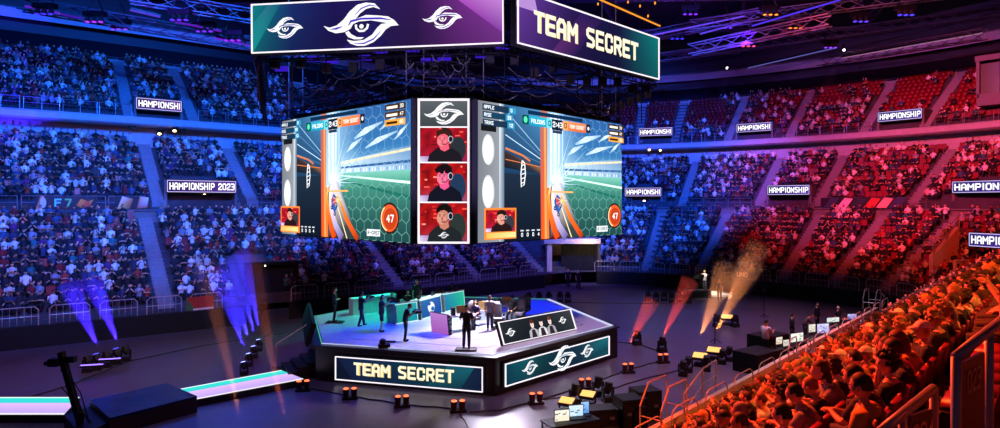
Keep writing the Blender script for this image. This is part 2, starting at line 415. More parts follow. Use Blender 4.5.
# ---------------------------------------------------------------- portals with the led signs
led_back = 'e8dcf4'
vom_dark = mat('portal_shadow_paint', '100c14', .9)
TAKEN = {'low': [], 'mid': [], 'upp': []}
def V_(z): return Vector((0, 0, z))
def portal(px, py, D, w, text, tier, where, h=.95, deep=3.2, zb=None, group=None, arch=True, cols=('2a1d5c', '4b2a86')):
    if tier == 'low': c = P(px, py, D); best = idx_at(px, 11, 0)
    else:
        dd = 20.2 if tier == 'upp' else 12.75
        best = idx_at(px, dd, 0); c = off(best, dd); c = P(px, py, c[1])
    n = NRM[best]; u = Vector((n[1], -n[0], 0)); nn = Vector((n[0], n[1], 0))
    if u.x < 0: u = -u
    # the sign is mounted towards the floor: its left end first
    z0 = c.z-h/2; zf = zb if zb is not None else z0-1.75
    if arch:
        a = math.atan2(u.y, u.x); b = MB()
        o = Vector((c.x, c.y, 0))
        mid = o+nn*(deep/2)
        b.box((mid.x, mid.y, z0+h/2+.0), (w+.3, deep, h+.1), 0, rz=a)          # lintel block
        for sgn in (-1, 1):
            q = mid+u*sgn*(w/2+.06); b.box((q.x, q.y, (zf+z0)/2), (.2, deep, z0-zf), 0, rz=a)
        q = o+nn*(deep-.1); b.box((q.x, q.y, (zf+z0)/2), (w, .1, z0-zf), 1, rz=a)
        for sgn in (-1, 1):                       # sloping parapets beside the opening
            e = o+u*sgn*(w/2+.32); t_ = u*.1; f0 = e-nn*.05; f1 = e+nn*(deep+.9)
            vs = [f0-t_+V_(zf), f1-t_+V_(zf), f1-t_+V_(z0+h+.75), f0-t_+V_(zf+.9), f0+t_+V_(zf), f1+t_+V_(zf), f1+t_+V_(z0+h+.75), f0+t_+V_(zf+.9)]
            b.add(vs, [(0, 1, 2, 3), (7, 6, 5, 4), (3, 2, 6, 7), (0, 3, 7, 4), (1, 5, 6, 2)], 0)
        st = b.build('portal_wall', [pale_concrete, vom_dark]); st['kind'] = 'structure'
    r = thing('led_sign', f'violet led sign {where}', 'sign', group=group)
    p = Vector((c.x, c.y, z0))-u*w/2-nn*.12; q = p+u*w
    basis(r, p, q)
    A = Art(.004)
    A.grid(0, 0, w, h, 8, 1, lambda s, t: tuple(x*(1-s)+y*s for x, y in zip(hexc(cols[0]), hexc(cols[1]))))
    frame_art(A, 0, 0, w, h, .045, 'c8b8f0')
    th = h*.6; tw = text_width(text)*th/7.35; avail = w-.35
    write(A, text, .17, h*.2, th, 'ffffff', w=1.35, wide=min(1.3, avail/tw))
    A.build('lettering', LED_HI, r, z=.062)
    MB().box((w/2, h/2, 0), (w+.12, h+.12, .12)).build('housing', dark_metal, r)
    TAKEN[tier].append((c.x, c.y, w/2+.5, deep+.8))
    return r
portal(159, 105, 60, 3.6, 'HAMPIONSHI', 'upp', 'over the upper tier portal at far left')
portal(655.5, 132, 84, 4.1, 'HAMPIONSHI', 'upp', 'in the blue upper tier beside the hanging game screen')
portal(754, 127.5, 80, 3.9, 'HAMPIONSHI', 'upp', 'in the upper tier above empty violet seats')
portal(900, 115.5, 73, 4.0, 'HAMPIONSHIP', 'upp', 'in the upper tier among red seats')
portal(202, 186.5, 52.5, 5.2, 'HAMPIONSHIP 2023', 'mid', 'spelling the year, on the ring at left')
portal(643, 192, 73, 4.1, 'HAMPIONSHI', 'mid', 'on the ring just right of the game screen')
portal(788.5, 190, 68.5, 4.1, 'HAMPIONSHIP', 'mid', 'on the ring over the crowd between blue and red light')
portal(989, 186.5, 57, 5.6, 'HAMPIONSHIP', 'mid', 'on the ring at the right end above the red crowd')
# downlights and wall lamps seen as warm points
lamp_glow = glow('warm_lamp', 'ffd9a0', 8)
def wall_lamp(px, py, D, where):
    r = thing('wall_lamp', f'small warm lamp {where}', 'lamp', P(px, py, D), group='small warm lamps on the tiers')
    MB().sphere((0, -.1, 0), (.15, .1, .1), 10, 6).build('bulb', lamp_glow, r, smooth=True)
    MB().box((0, .06, .05), (.5, .14, .42)).box((0, .02, .3), (.6, .3, .05)).build('housing', dark_metal, r)
for a in ((160, 134, 56, 'under the left balcony, left of a pair'), (175, 131, 56.5, 'under the left balcony, right of a pair'),
          (649, 150, 80, 'under the balcony right of the game screen'), (660, 150.5, 80, 'under the balcony beside a blue column'), (757, 146, 78, 'under the balcony at the blue to red change'),
          (895, 138, 66, 'over the red middle tier doorway, left of a pair'), (906, 137, 66, 'over the red middle tier doorway, right of a pair'),
          (668, 104, 90, 'on the top rail over blue seats'), (811, 96, 84, 'on the top rail where red light begins'), (904, 90, 78, 'on the top rail above dark red seats'),
          (205, 195, 53, 'inside the portal under the year sign'), (208, 199.5, 53.5, 'deep inside the portal under the year sign'),
          (789, 199, 69, 'inside the portal between blue and red crowds'), (644, 201, 74, 'inside the portal beside the game screen'), (984, 197, 57.5, 'inside the far right portal')):
    wall_lamp(*a)

# ---------------------------------------------------------------- rails along the tiers
def hoop_mesh(w, h):
    b = MB(); b.tube([(-w/2, 0, 0), (-w/2, 0, h-.18), (-w/2+.18, 0, h), (w/2-.18, 0, h), (w/2, 0, h-.18), (w/2, 0, 0)], .032, 6)
    b.tube([(-w/2, 0, h*.5), (w/2, 0, h*.5)], .02, 6)
    for k in range(1, 6): b.tube([(-w/2+w*k/6, 0, .08), (-w/2+w*k/6, 0, h*.97)], .012, 4)
    return b
hm = hoop_mesh(1.9, 1.05).mesh('guard_rail', [rail_mat]); hm2 = MB()
hm2.tube([(-1.2, 0, 1.0), (1.2, 0, 1.0)], .03, 6).tube([(-1.2, 0, .55), (1.2, 0, .55)], .018, 6)
for x in (-1.18, 0, 1.18): hm2.tube([(x, 0, 0), (x, 0, 1.0)], .025, 6)
hm2 = hm2.mesh('guard_rail', [steel])
glass = bpy.data.materials.new('rail_glass'); glass.use_nodes = True
gb = glass.node_tree.nodes['Principled BSDF']; gb.inputs['Alpha'].default_value = .25; gb.inputs['Base Color'].default_value = (.3, .33, .38, 1); gb.inputs['Roughness'].default_value = .1
def rails(d, z, pitch, me, label, group, i0, i1, skip=()):
    last = None; k = i0
    while k <= i1:
        p = off(k, d)
        if last is None or np.hypot(*(p-last)) >= pitch:
            last = p; q = proj((p[0], p[1], z+.6))
            if p[1] > 8 and -25 < q[0] < 1025 and not any(abs(p[0]-a) < w and abs(p[1]-b) < w for a, b, w, _ in skip) and not (285 < q[0] < 620 and q[1] < 240):
                n = NRM[int(k)]; o = bpy.data.objects.new('guard_rail', me); link(o, None, (p[0], p[1], z), math.atan2(-n[0], n[1]))
                tag(o, label, 'guard rail', group)
        k += .5
rails(.2, 1.2, 2.3, hm, 'rounded steel guard rail on the ledge over the black curtain', 'rails on the curtain ledge', 0, I_LA-3)
rails(.2, 1.2, 2.3, hm, 'rounded steel guard rail on the ledge behind the lit stage', 'rails on the ledge behind the stage', I_LB+3, I_TA-3)
rails(.2, 1.2, 2.3, hm, 'rounded steel guard rail on the far curtain ledge right of the stage', 'rails on the far right ledge', I_TB+2, I_CORNER)
rails(11.55, 7.5, 2.45, hm2, 'straight steel guard rail at the foot of the middle tier', 'rails at the foot of the middle tier', 0, I_END, TAKEN['mid'])
rails(19.6, 15.5, 2.45, hm2, 'straight steel guard rail along the balcony edge', 'rails along the balcony edge', 0, I_END, TAKEN['upp'])
rails(30.4, 21.6, 2.45, hm2, 'straight steel guard rail behind the last row of the upper tier', 'rails behind the last upper row', 0, I_END)

# ---------------------------------------------------------------- seats and the mass of spectators
def low_template(pose):
    """one seated spectator facing +y: vertices, faces, face kinds (0 shirt 1 skin 2 hair 3 trousers)"""
    b = MB()
    def ring(cz, cy, rx, ry, n=6): return [(rx*math.cos(2*PI*k/n+.5), cy+ry*math.sin(2*PI*k/n+.5), cz) for k in range(n)]
    rs = [ring(.42, 0, .18, .13), ring(.62, -.03, .16, .12), ring(.88, -.02, .21, .12), ring(.98, -.02, .15, .09), ring(1.04, 0, .06, .06)]
    n = 6; o = len(b.v); b.v += [v for r in rs for v in r]
    for j in range(4):
        for k in range(n): b.f.append((o+j*n+k, o+j*n+(k+1) % n, o+(j+1)*n+(k+1) % n, o+(j+1)*n+k)); b.m.append(0)
    h = MB().sphere((0, .02, 1.17), (.085, .105, .125), 7, 5)
    o = len(b.v); b.v += h.v
    for f in h.f:
        c = sum((Vector(h.v[i]) for i in f), Vector())/len(f); b.f.append(tuple(i+o for i in f)); b.m.append(2 if (c.z > 1.2 or c.y < -.0) else 1)
    for s in (-1, 1):
        b.tube([(.09*s, .05, .45), (.11*s, .46, .47), (.11*s, .46, .08)], [.085, .07, .05], 4, 3)
        if pose == 0: hand = [(.2*s, -.02, .93), (.24*s, .08, .68), (.12*s, .3, .58)]
        elif pose == 1: hand = [(.2*s, -.02, .93), (.25*s, .18, .75), (.05*s, .26, .98)]
        elif pose == 2: hand = [(.2*s, -.02, .93), (.3*s, .1, 1.0), (.2*s, .16, 1.32)] if s > 0 else [(.2*s, -.02, .93), (.24*s, .08, .68), (.12*s, .3, .58)]
        else: hand = [(.2*s, -.02, .93), (.22*s, .12, .72), (-.06*s, .22, .76)]
        b.tube(hand[:2], [.06, .045], 4, 0); b.tube(hand[1:], [.042, .035], 4, 1)
    return np.array(b.v), b.f, np.array(b.m)
TEMPL = [low_template(k) for k in range(4)]
SHIRTS = ['14141a', '1c1c26', '101014', 'd8d8dc', 'e8e6e4', '8a8a94', '2a3450', '7c1c20', '34506e', 'a03a2c', '3c3c44', 'c0b8a8', '226a6a', '5a2a5e']
SHW = np.array([16, 14, 10, 9, 6, 8, 8, 6, 6, 4, 8, 5, 2, 2], float); SHW /= SHW.sum()
SKIN = ['d9a07c', 'c08a66', 'e6b596', '8a5a40']; HAIR = ['120c0a', '20140e', '3a2416', '7a5a34', '9a9490']; TROU = ['10121a', '1e2636', '2a2a2e']
crowd_mats = [mat('shirt_'+c, c, .85, noise=.15, scale=9) for c in SHIRTS]+[mat('skin_'+c, c, .55, noise=.05) for c in SKIN]+[mat('hair_'+c, c, .7, noise=.2) for c in HAIR]+[mat('trousers_'+c, c, .8) for c in TROU]
nS, nK, nH = len(SHIRTS), len(SKIN), len(HAIR)
class Mass:
    def __init__(s): s.V = []; s.Fv = []; s.Fn = []; s.M = []; s.n = 0; s.count = 0
    def put(s, tv, tf, tm, x, y, z, ang, sc, mi):
        c, w = math.cos(ang), math.sin(ang); q = tv*sc
        s.V.append(np.stack([q[:, 0]*c-q[:, 1]*w+x, q[:, 0]*w+q[:, 1]*c+y, q[:, 2]+z], 1))
        s.Fv.append(tf[0]+s.n); s.Fn.append(tf[1]); s.M.append(mi[tm]); s.n += len(tv); s.count += 1
    def build(s, name, mats):
        me = bpy.data.meshes.new(name); V = np.concatenate(s.V); fv = np.concatenate(s.Fv); fn = np.concatenate(s.Fn); M = np.concatenate(s.M)
        me.vertices.add(len(V)); me.vertices.foreach_set('co', V.astype(np.float32).ravel())
        me.loops.add(len(fv)); me.loops.foreach_set('vertex_index', fv.astype(np.int32))
        me.polygons.add(len(fn)); st = np.concatenate([[0], np.cumsum(fn)[:-1]])
        me.polygons.foreach_set('loop_start', st.astype(np.int32)); 
        for m in mats: me.materials.append(m)
        me.polygons.foreach_set('material_index', M.astype(np.int32)); me.update(calc_edges=True); me.validate()
        return link(bpy.data.objects.new(name, me))
def flat(t): return (np.array([i for f in t[1] for i in f]), np.array([len(f) for f in t[1]]))
TF = [flat(t) for t in TEMPL]
def seat_mb():
    b = MB(); b.box((0, .02, .43), (.46, .42, .07)); b.box((0, -.2, .66), (.46, .06, .5), rx=.16); b.box((0, -.06, .22), (.08, .1, .4)); return b
sm = seat_mb(); ST = (np.array(sm.v), sm.f, np.array(sm.m)); SF = flat(ST)
mass = Mass(); seat_mass = Mass(); empties = []
def blocked(x, y, tier):
    for a, b, w, dp in TAKEN[tier]:
        if math.hypot(x-a, y-b) < max(w, 0)+.35: return True
    return False
def density(tier, px, k):
    if tier == 'upp':
        if px < 285: return .93
        if px < 725: return .75 if k < 3 else (.25 if k < 5 else .03)
        if px < 790: return .8 if k < 4 else .45
        if px < 870: return .8 if k < 7 else .25
        return .3 if k < 4 else .08
    if tier == 'mid':
        if px < 620: return .95
        if px < 860: return .93
        return .62
    if px > 860: return .8
    return .95
def fill(rows, tier, aisles, i1, dmax_gap=.75):
    for k, (d, z) in enumerate(rows):
        i = 0.; last = off(0, d+.15)
        while i < i1:
            i += .05; p = off(i, d+.15)
            if np.hypot(*(p-last)) < .49: continue
            last = p
            if p[1] < 8: continue
            q = proj((p[0], p[1], z+.8))
            if not (-12 < q[0] < 1012): continue
            if any(np.hypot(*(p-off(a, d+.15))) < dmax_gap for a in aisles) or blocked(p[0], p[1], tier): continue
            if tier == 'low' and (I_TA-1 < i < I_TB+1 or (I_LA-1 < i < I_LB+1 and k < 5)): continue
            n = NRM[int(i)]; ang = math.atan2(n[0], -n[1])
            behind = (290 < q[0] < 620 and q[1] < 225)       # hidden by the hanging screens even from a step aside
            if behind and RNG.random() < .6: continue
            if RNG.random() < density(tier, q[0], k):
                t = RNG.integers(4) if RNG.random() < .6 else 0
                mi = np.array([RNG.choice(nS, p=SHW), nS+RNG.integers(nK), nS+nK+RNG.choice(nH, p=[.4, .3, .18, .08, .04]), nS+nK+nH+RNG.integers(3)])
                stand = .0
                mass.put(TEMPL[t][0], TF[t], TEMPL[t][2], p[0]+RNG.normal(0, .04), p[1]+RNG.normal(0, .04), z+stand, ang+RNG.normal(0, .25), .95+RNG.random()*.13, mi)
                if q[0] > 600 and RNG.random() < .25: seat_mass.put(ST[0], SF, ST[2], p[0], p[1], z, ang, 1., np.array([0]))
            else:
                empties.append((math.hypot(p[0], p[1]), p[0], p[1], z, ang, tier))
fill(LOW, 'low', AL, I_CORNER-1)
fill(MID, 'mid', AM, I_END)
fill(UPP, 'upp', AU, I_END)
red_seat = mat('red_seat_plastic', '7c101c', .4, noise=.08)
seat_me = sm.mesh('stadium_seat', [red_seat])
empties.sort(); 
NAMES = {'low': 'empty red stadium seat in the lower tier', 'mid': 'empty red stadium seat in the middle tier', 'upp': 'empty red stadium seat in the upper tier'}
def seat_part(n, f):
    b = MB(); f(b); return b.mesh(n, [red_seat])
me_cush = seat_part('seat_cushion', lambda b: (b.box((0, .03, .43), (.46, .4, .06)), b.box((0, .2, .41), (.44, .05, .05)), b.box((0, -.06, .22), (.08, .1, .4))))
me_back = seat_part('backrest', lambda b: (b.box((0, -.2, .66), (.46, .05, .46), rx=.16), b.box((0, -.24, .9), (.4, .05, .06))))
for n_, (r_, x, y, z, a, tier) in enumerate(empties):
    if n_ < 290:
        o = tag(link(bpy.data.objects.new('stadium_seat', me_cush), None, (x, y, z), a), NAMES[tier], 'seat', 'empty red seats, '+tier.replace('upp', 'upper').replace('mid', 'middle')+' tier')
        link(bpy.data.objects.new('backrest', me_back), o)
    else: seat_mass.put(ST[0], SF, ST[2], x, y, z, a, 1., np.array([0]))
seat_mass.put(ST[0], SF, ST[2], 0, -6, 4, 0, 1., np.array([0]))
# ================================================================ people
def skin_mesh(pts, edges, radii, sub=1):
    me = bpy.data.meshes.new('tmp'); me.from_pydata(pts, edges, []); o = bpy.data.objects.new('tmp', me); COL.objects.link(o)
    md = o.modifiers.new('Skin', 'SKIN'); sv = me.skin_vertices[0].data
    for i, r in enumerate(radii):
        sv[i].radius = r if isinstance(r, tuple) else (r, r); sv[i].use_root = (i == 0)
    md.use_smooth_shade = True
    s = o.modifiers.new('Sub', 'SUBSURF'); s.levels = s.render_levels = sub
    dg = bpy.context.evaluated_depsgraph_get(); dg.update(); ev = o.evaluated_get(dg); m2 = ev.to_mesh()
    vs = [tuple(v.co) for v in m2.vertices]; fs = [tuple(p.vertices) for p in m2.polygons]
    ev.to_mesh_clear(); bpy.data.objects.remove(o); bpy.data.meshes.remove(me)
    return vs, fs
V = Vector
STAND = dict(pelvis=(0, 0, .94), waist=(0, .0, 1.1), chest=(0, 0, 1.3), neck=(0, -.005, 1.48), head=(0, .02, 1.63),
             shl=(-.18, 0, 1.41), ell=(-.23, -.03, 1.13), wrl=(-.22, .06, .88), shr=(.18, 0, 1.41), elr=(.23, -.03, 1.13), wrr=(.22, .06, .88),
             hil=(-.09, 0, .9), knl=(-.1, .02, .5), anl=(-.11, -.03, .09), hir=(.09, 0, .9), knr=(.1, .02, .5), anr=(.11, -.03, .09))
SIT = dict(pelvis=(0, 0, .53), waist=(0, -.03, .68), chest=(0, -.03, .86), neck=(0, .0, 1.03), head=(0, .03, 1.18),
           shl=(-.18, -.02, .96), ell=(-.22, .03, .7), wrl=(-.12, .24, .62), shr=(.18, -.02, .96), elr=(.22, .03, .7), wrr=(.12, .24, .62),
           hil=(-.09, .02, .5), knl=(-.12, .44, .5), anl=(-.12, .42, .09), hir=(.09, .02, .5), knr=(.12, .44, .5), anr=(.12, .42, .09))
def pose(base, **kw): d = dict(base); d.update(kw); return d
def head_shape(u):
    z = u.z; f = 1-.28*max(0, -z)**1.4
    x, y = u.x*f, u.y*(f if u.y > 0 else 1)
    if u.y > .0 and abs(u.x) < .22 and -.35 < z < .12: y += .2*(1-abs(u.x)/.22)*(1-abs(z+.15)/.3 if abs(z+.15) < .3 else 0)
    if u.y > .3 and -.02 < z < .22 and .2 < abs(u.x) < .6: y -= .06
    if u.y < 0 and z < 0: y *= 1+.15*z
    return Vector((x, y, z))
def body_parts(J, sleeve='short', sub=1, hands=True, legs='long', yaw=0., tilt=0., k=1.):
    """meshes of one figure: body with head and hands, shirt, trousers, shoes"""
    j = {a: V(b) for a, b in J.items()}
    pts = []; ed = []; rad = []
    def nd(p, r, par=None):
        pts.append(tuple(p)); rad.append(r)
        if par is not None: ed.append((par, len(pts)-1))
        return len(pts)-1
    pe = nd(j['pelvis'], (.12, .09)); wa = nd(j['waist'], (.11, .08), pe); ch = nd(j['chest'], (.13, .09), wa)
    nk0 = nd(j['neck']*.75+j['chest']*.25, (.07, .06), ch); nk = nd(j['neck'], .05, nk0); nd(j['head']*.6+j['neck']*.4, .05, nk)
    for s in 'lr':
        sh = nd(j['sh'+s], .055, nk0); el = nd(j['el'+s], .042, sh); wr = nd(j['wr'+s], .027, el)
        if hands:
            d = (j['wr'+s]-j['el'+s]).normalized(); sg = -1 if s == 'l' else 1
            side = d.cross(V((0, 0, 1))); side = side.normalized() if side.length > .2 else V((1, 0, 0))
            nrm = side.cross(d).normalized(); cl = -nrm if nrm.z > 0 else nrm
            pa = nd(j['wr'+s]+d*.06, (.036, .02), wr)
            for q, ln in ((-1.5, .062), (-.5, .075), (.5, .07), (1.5, .055)):
                a = nd(j['wr'+s]+d*.1+side*q*.021, .0095, pa); bq = nd(j['wr'+s]+d*(.1+ln*.55)+side*q*.023+cl*.012, .0085, a); nd(j['wr'+s]+d*(.1+ln*.85)+side*q*.022+cl*.034, .007, bq)
            a = nd(j['wr'+s]+d*.05+side*-.035+cl*.01, .011, pa); nd(j['wr'+s]+d*.085+side*-.05+cl*.028, .009, a)
        hi = nd(j['hi'+s], .075, pe); kn = nd(j['kn'+s], .05, hi); an = nd(j['an'+s], .034, kn)
        f = (V((math.sin(yaw)*0, 1, 0))); nd(j['an'+s]+V((0, .1, -.05)), .03, an)
    vs, fs = skin_mesh(pts, ed, rad, sub)
    B = MB(); B.add(vs, fs)
    R = Matrix.Rotation(yaw, 3, 'Z') @ Matrix.Rotation(-tilt, 3, 'X'); hc = j['head']
    H = MB().sphere((0, 0, 0), (.077, .097, .118), 16, 12, fn=head_shape)
    for s in (-1, 1): H.sphere((.078*s, -.01, -.005), (.014, .025, .035), 6, 5)
    H.tube([(-.028, .088, -.066), (0, .092, -.064), (.028, .088, -.066)], .007, 5, 2)
    for s in (-1, 1): H.sphere((.03*s, .083, .012), (.013, .01, .008), 6, 4, 1)
    B.add([R @ V(v)+hc for v in H.v], H.f, 0); B.m[-len(H.f):] = H.m
    # shirt
    S = MB(); ax = (j['shr']-j['shl']).normalized()
    up = (j['neck']-j['pelvis']).normalized(); fw = up.cross(ax).normalized()*-1
    def loft(M_, rings, n=14, mi=0):
        o = len(M_.v); 
        for c, rx, ry in rings:
            for q in range(n):
                a = 2*PI*q/n; ca, sa = math.cos(a), math.sin(a); M_.v.append(tuple(V(c)+ax*rx*math.copysign(abs(ca)**.8, ca)+fw*ry*math.copysign(abs(sa)**.9, sa)))
        for i in range(len(rings)-1):
            for q in range(n): M_.f.append((o+i*n+q, o+i*n+(q+1) % n, o+(i+1)*n+(q+1) % n, o+(i+1)*n+q)); M_.m.append(mi)
        M_.f.append(tuple(o+q for q in range(n))[::-1]); M_.m.append(mi)
    sm_ = (j['shl']+j['shr'])/2
    loft(S, [(j['pelvis']-up*.06, .175*k, .13*k), (j['waist'], .155*k, .12*k), (j['chest'], .185*k, .13*k), (sm_-up*.04, .2*k, .115), (sm_+up*.03, .165, .09), (j['neck']-up*.025, .085, .07), (j['neck']+up*.0, .062, .06)])
    for s in 'lr':
        a, e, w = j['sh'+s], j['el'+s], j['wr'+s]
        if sleeve == 'short': m_ = a*.25+e*.75; S.tube([a*1.0+(sm_-a)*.2, a, m_], [.07, .072, .064], 10)
        else: S.tube([a+(sm_-a)*.2, a, a*.5+e*.5, e, e*.5+w*.5, w], [.07, .068, .06, .054, .046, .04], 10)
    T = MB()
    loft(T, [(j['pelvis']-up*.1, .15*k, .12), (j['pelvis']-up*.02, .165*k, .122*k), (j['pelvis']+up*.06, .158*k, .118*k)])
    for s in 'lr':
        a, e, w = j['hi'+s], j['kn'+s], j['an'+s]
        if legs == 'long': T.tube([a, a*.5+e*.5, e, e*.5+w*.5, w], [.098, .088, .072, .064, .056], 10)
        else: T.tube([a, a*.5+e*.5, a*.08+e*.92], [.1, .095, .085], 10)
    Sh = MB()
    for s in 'lr':
        w = j['an'+s]; Sh.sphere(w+V((0, .05, -.05)), (.048, .13, .04), 10, 6).sphere(w+V((0, -.02, -.01)), (.042, .055, .05), 8, 5)
    return B, S, T, Sh, (R, hc)
def hair_parts(kind, R, hc):
    h = MB()
    if kind == 'short': h.sphere((0, -.008, .012), (.085, .104, .122), 16, 12, keep=lambda u: u.z > .42 or (u.y < -.05 and u.z > -.35) or (u.y < .35 and u.z > .1))
    elif kind == 'long':
        h.sphere((0, -.01, .01), (.09, .108, .125), 16, 12, keep=lambda u: u.z > .42 or u.y < .12)
        h.tube([(0, -.07, .02), (0, -.095, -.1), (0, -.09, -.24)], [(.085, .05), (.09, .045), (.06, .03)], 10)
    elif kind == 'bun':
        h.sphere((0, -.008, .012), (.086, .105, .122), 16, 12, keep=lambda u: u.z > .42 or u.y < .05); h.sphere((0, -.12, .07), .045, 10, 7)
    elif kind == 'cap':
        h.sphere((0, -.005, .02), (.09, .109, .115), 16, 12, keep=lambda u: u.z > .22)
        h.tube([(-.06, .085, .045), (0, .155, .035), (.06, .085, .045)], [(.02, .006), (.05, .006), (.02, .006)], 8)
        h.sphere((0, 0, .137), .011, 6, 4)
    elif kind == 'curly':
        rr = random.Random(3)
        h.sphere((0, -.015, .02), (.095, .11, .125), 14, 10, keep=lambda u: u.z > .4 or u.y < .05)
        for _ in range(46):
            a = rr.uniform(0, 2*PI); t = rr.uniform(0, 1.7); u = V((math.sin(t)*math.cos(a), math.sin(t)*math.sin(a), math.cos(t)))
            if u.y > .45 and u.z < .5: continue
            h.sphere((u.x*.095, u.y*.112-.015, u.z*.125+.02), .026, 6, 4)
    elif kind == 'hat':
        h.sphere((0, 0, .05), (.09, .108, .1), 14, 8, keep=lambda u: u.z > -.1); h.tube([(0, 0, .05), (0, 0, .058)], [(.17, .19), (.165, .185)], 18)
    h.v = [tuple(R @ V(v)+hc) for v in h.v]; return h
eye_m = mat('dark_eye', '0a0808', .3, noise=0); lip_m = mat('lip', '8a4a40', .5, noise=0)
skin_ms = [mat('skin_'+c, c, .55, noise=.05) for c in SKIN]
def person(name, label, J, loc, rz, shirt, trou, hair='short', hcol='120c0a', skin=0, sleeve='short', legs='long', shoe='0a0a0c', yaw=0., tilt=0., sub=1, cat='person', group=None, k=1., scale=1.):
    B, S, T, Sh, (R, hc) = body_parts(J, sleeve, sub, True, legs, yaw, tilt, k)
    r = thing(name, label, cat, loc, rz, group); r.scale = (scale,)*3
    B.build('body', [skin_ms[skin], eye_m, lip_m], r, True)
    S.build('shirt', mat('shirt_'+shirt, shirt, .85, noise=.15, scale=9), r, True)
    T.build('trousers' if legs == 'long' else 'shorts', mat('trousers_'+trou, trou, .8), r, True)
    Sh.build('shoes', mat('shoe_'+shoe, shoe, .5), r, True)
    if hair: hair_parts(hair, R, hc).build('cap' if hair == 'cap' else 'hat' if hair == 'hat' else 'hair', mat('hair_'+hcol, hcol, .7, noise=.2), r, True)
    return r

# ---------------------------------------------------------------- the near stand
T0 = V((4.0, 18.2, 0)); AZ = math.radians(47.8); TD = V((math.cos(AZ), math.sin(AZ), 0)); ND = V((math.sin(AZ), -math.cos(AZ), 0))
def NS(s, d, z=0.): p = T0+TD*s+ND*d; return V((p.x, p.y, z))
S0, S1 = -17., 29.6
NROWS = [(2.7+.85*k, 1.75+.58*k) for k in range(12)]
prof = [(0, 0), (0, 1.36), (.18, 1.36), (.18, 1.1), (2.2, 1.1)]
z_ = 1.1
for d, z in NROWS: prof += [(d-.4, z_), (d-.4, z)]; z_ = z
prof += [(NROWS[-1][0]+3, z_)]
b = MB()
for s in (S0, S1):
    for d, z in prof: b.v.append(tuple(NS(s, d, z)))
n = len(prof)
for k in range(n-1): b.f.append((k, k+1, n+k+1, n+k)); b.m.append(0 if k > 2 else 1)
fl = [len(b.v)+k for k in range(2)]; b.v += [tuple(NS(S1, prof[-1][0], 0)), tuple(NS(S0, prof[-1][0], 0))]
b.f.append(tuple(range(n, 2*n))+(fl[0],)); b.m.append(1)
o = b.build('near_terrace', [concrete, beige]); o['kind'] = 'structure'
b = MB()
b.add([tuple(NS(S0, -.04, 0)), tuple(NS(S1, -.04, 0)), tuple(NS(S1, -.04, .95)), tuple(NS(S0, -.04, .95))], [(0, 1, 2, 3)])
struct(b.build('wall_near_curtain', blackm))
# barriers of the near stand: round-topped hoops along the front, straight rails on the slope
def near_hoop(w, h):
    m = MB(); m.tube([(-w/2, 0, 0), (-w/2, 0, h-.3), (-w/2+.12, 0, h-.08), (-w/2+.32, 0, h), (w/2-.32, 0, h), (w/2-.12, 0, h-.08), (w/2, 0, h-.3), (w/2, 0, 0)], .021, 8)
    m.tube([(-w/2, 0, h*.45), (w/2, 0, h*.45)], .018, 6); return m
nh = near_hoop(1.7, 1.15).mesh('guard_rail', [rail_mat])
for k in range(15):
    s = -3.5+k*2.2
    o = link(bpy.data.objects.new('guard_rail', nh), None, NS(s, 1.0, 1.1), AZ); tag(o, 'rounded steel hoop rail along the front walkway of the near red crowd', 'guard rail', 'hoop rails of the near stand')
def seg_rail(label, pts, h=1.0, posts=True, r=.03, m=rail_mat):
    R_ = thing('handrail', label, 'handrail', pts[0]); o = V(pts[0]); q = [V(p)-o for p in pts]
    MB().tube([p+V((0, 0, h)) for p in q], r, 8).build('top_rail', m, R_); MB().tube([p+V((0, 0, h*.5)) for p in q], r*.6, 6).build('lower_rail', m, R_)
    for p in q: MB().tube([p, p+V((0, 0, h))], r, 8).build('post', m, R_)
    return R_
seg_rail('stair handrail between curtain wall and floor at bottom centre', [G(692, 428, 1.1)+V((-.3, -.2, 0)), G(700, 400, 1.1)+V((.1, 0, 0)), G(716, 390, 1.1)], 1.1)
def hoop_stand(label, px, py, z, w, h, rz):
    r = thing('access_rail', label, 'handrail', G(px, py, z), rz)
    for y in (-.35, .35): MB().tube([(-w/2, y, 0), (-w/2, y, h*.55), (-w*.2, y, h), (w/2-.1, y, h), (w/2, y, h-.12), (w/2, y, 0)], .028, 8).build('side_rail', rail_mat, r)
    for q, x in enumerate((-w/2, w/2)): MB().tube([(x, -.35, .45), (x, .35, .45)], .02, 6).build('crossbar', rail_mat, r)
    for q in range(3): MB().box((0-w*.1+q*.01, 0, -.28*(q)), (.5, .66, .05)).build('step', dark_metal, r)
hoop_stand('pair of curved rails over the stairs from floor to near stand, above the black cases', 801, 361, 1.1, 1.1, .95, AZ)
hoop_stand('pair of curved rails over the stairs at the bottom of the picture', 664, 426, 1.1, 1.7, 1.35, AZ)
hoop_stand('pair of curved rails beside the far end of the crew desk', 872, 308, 1.1, 1.6, 1.2, AZ)

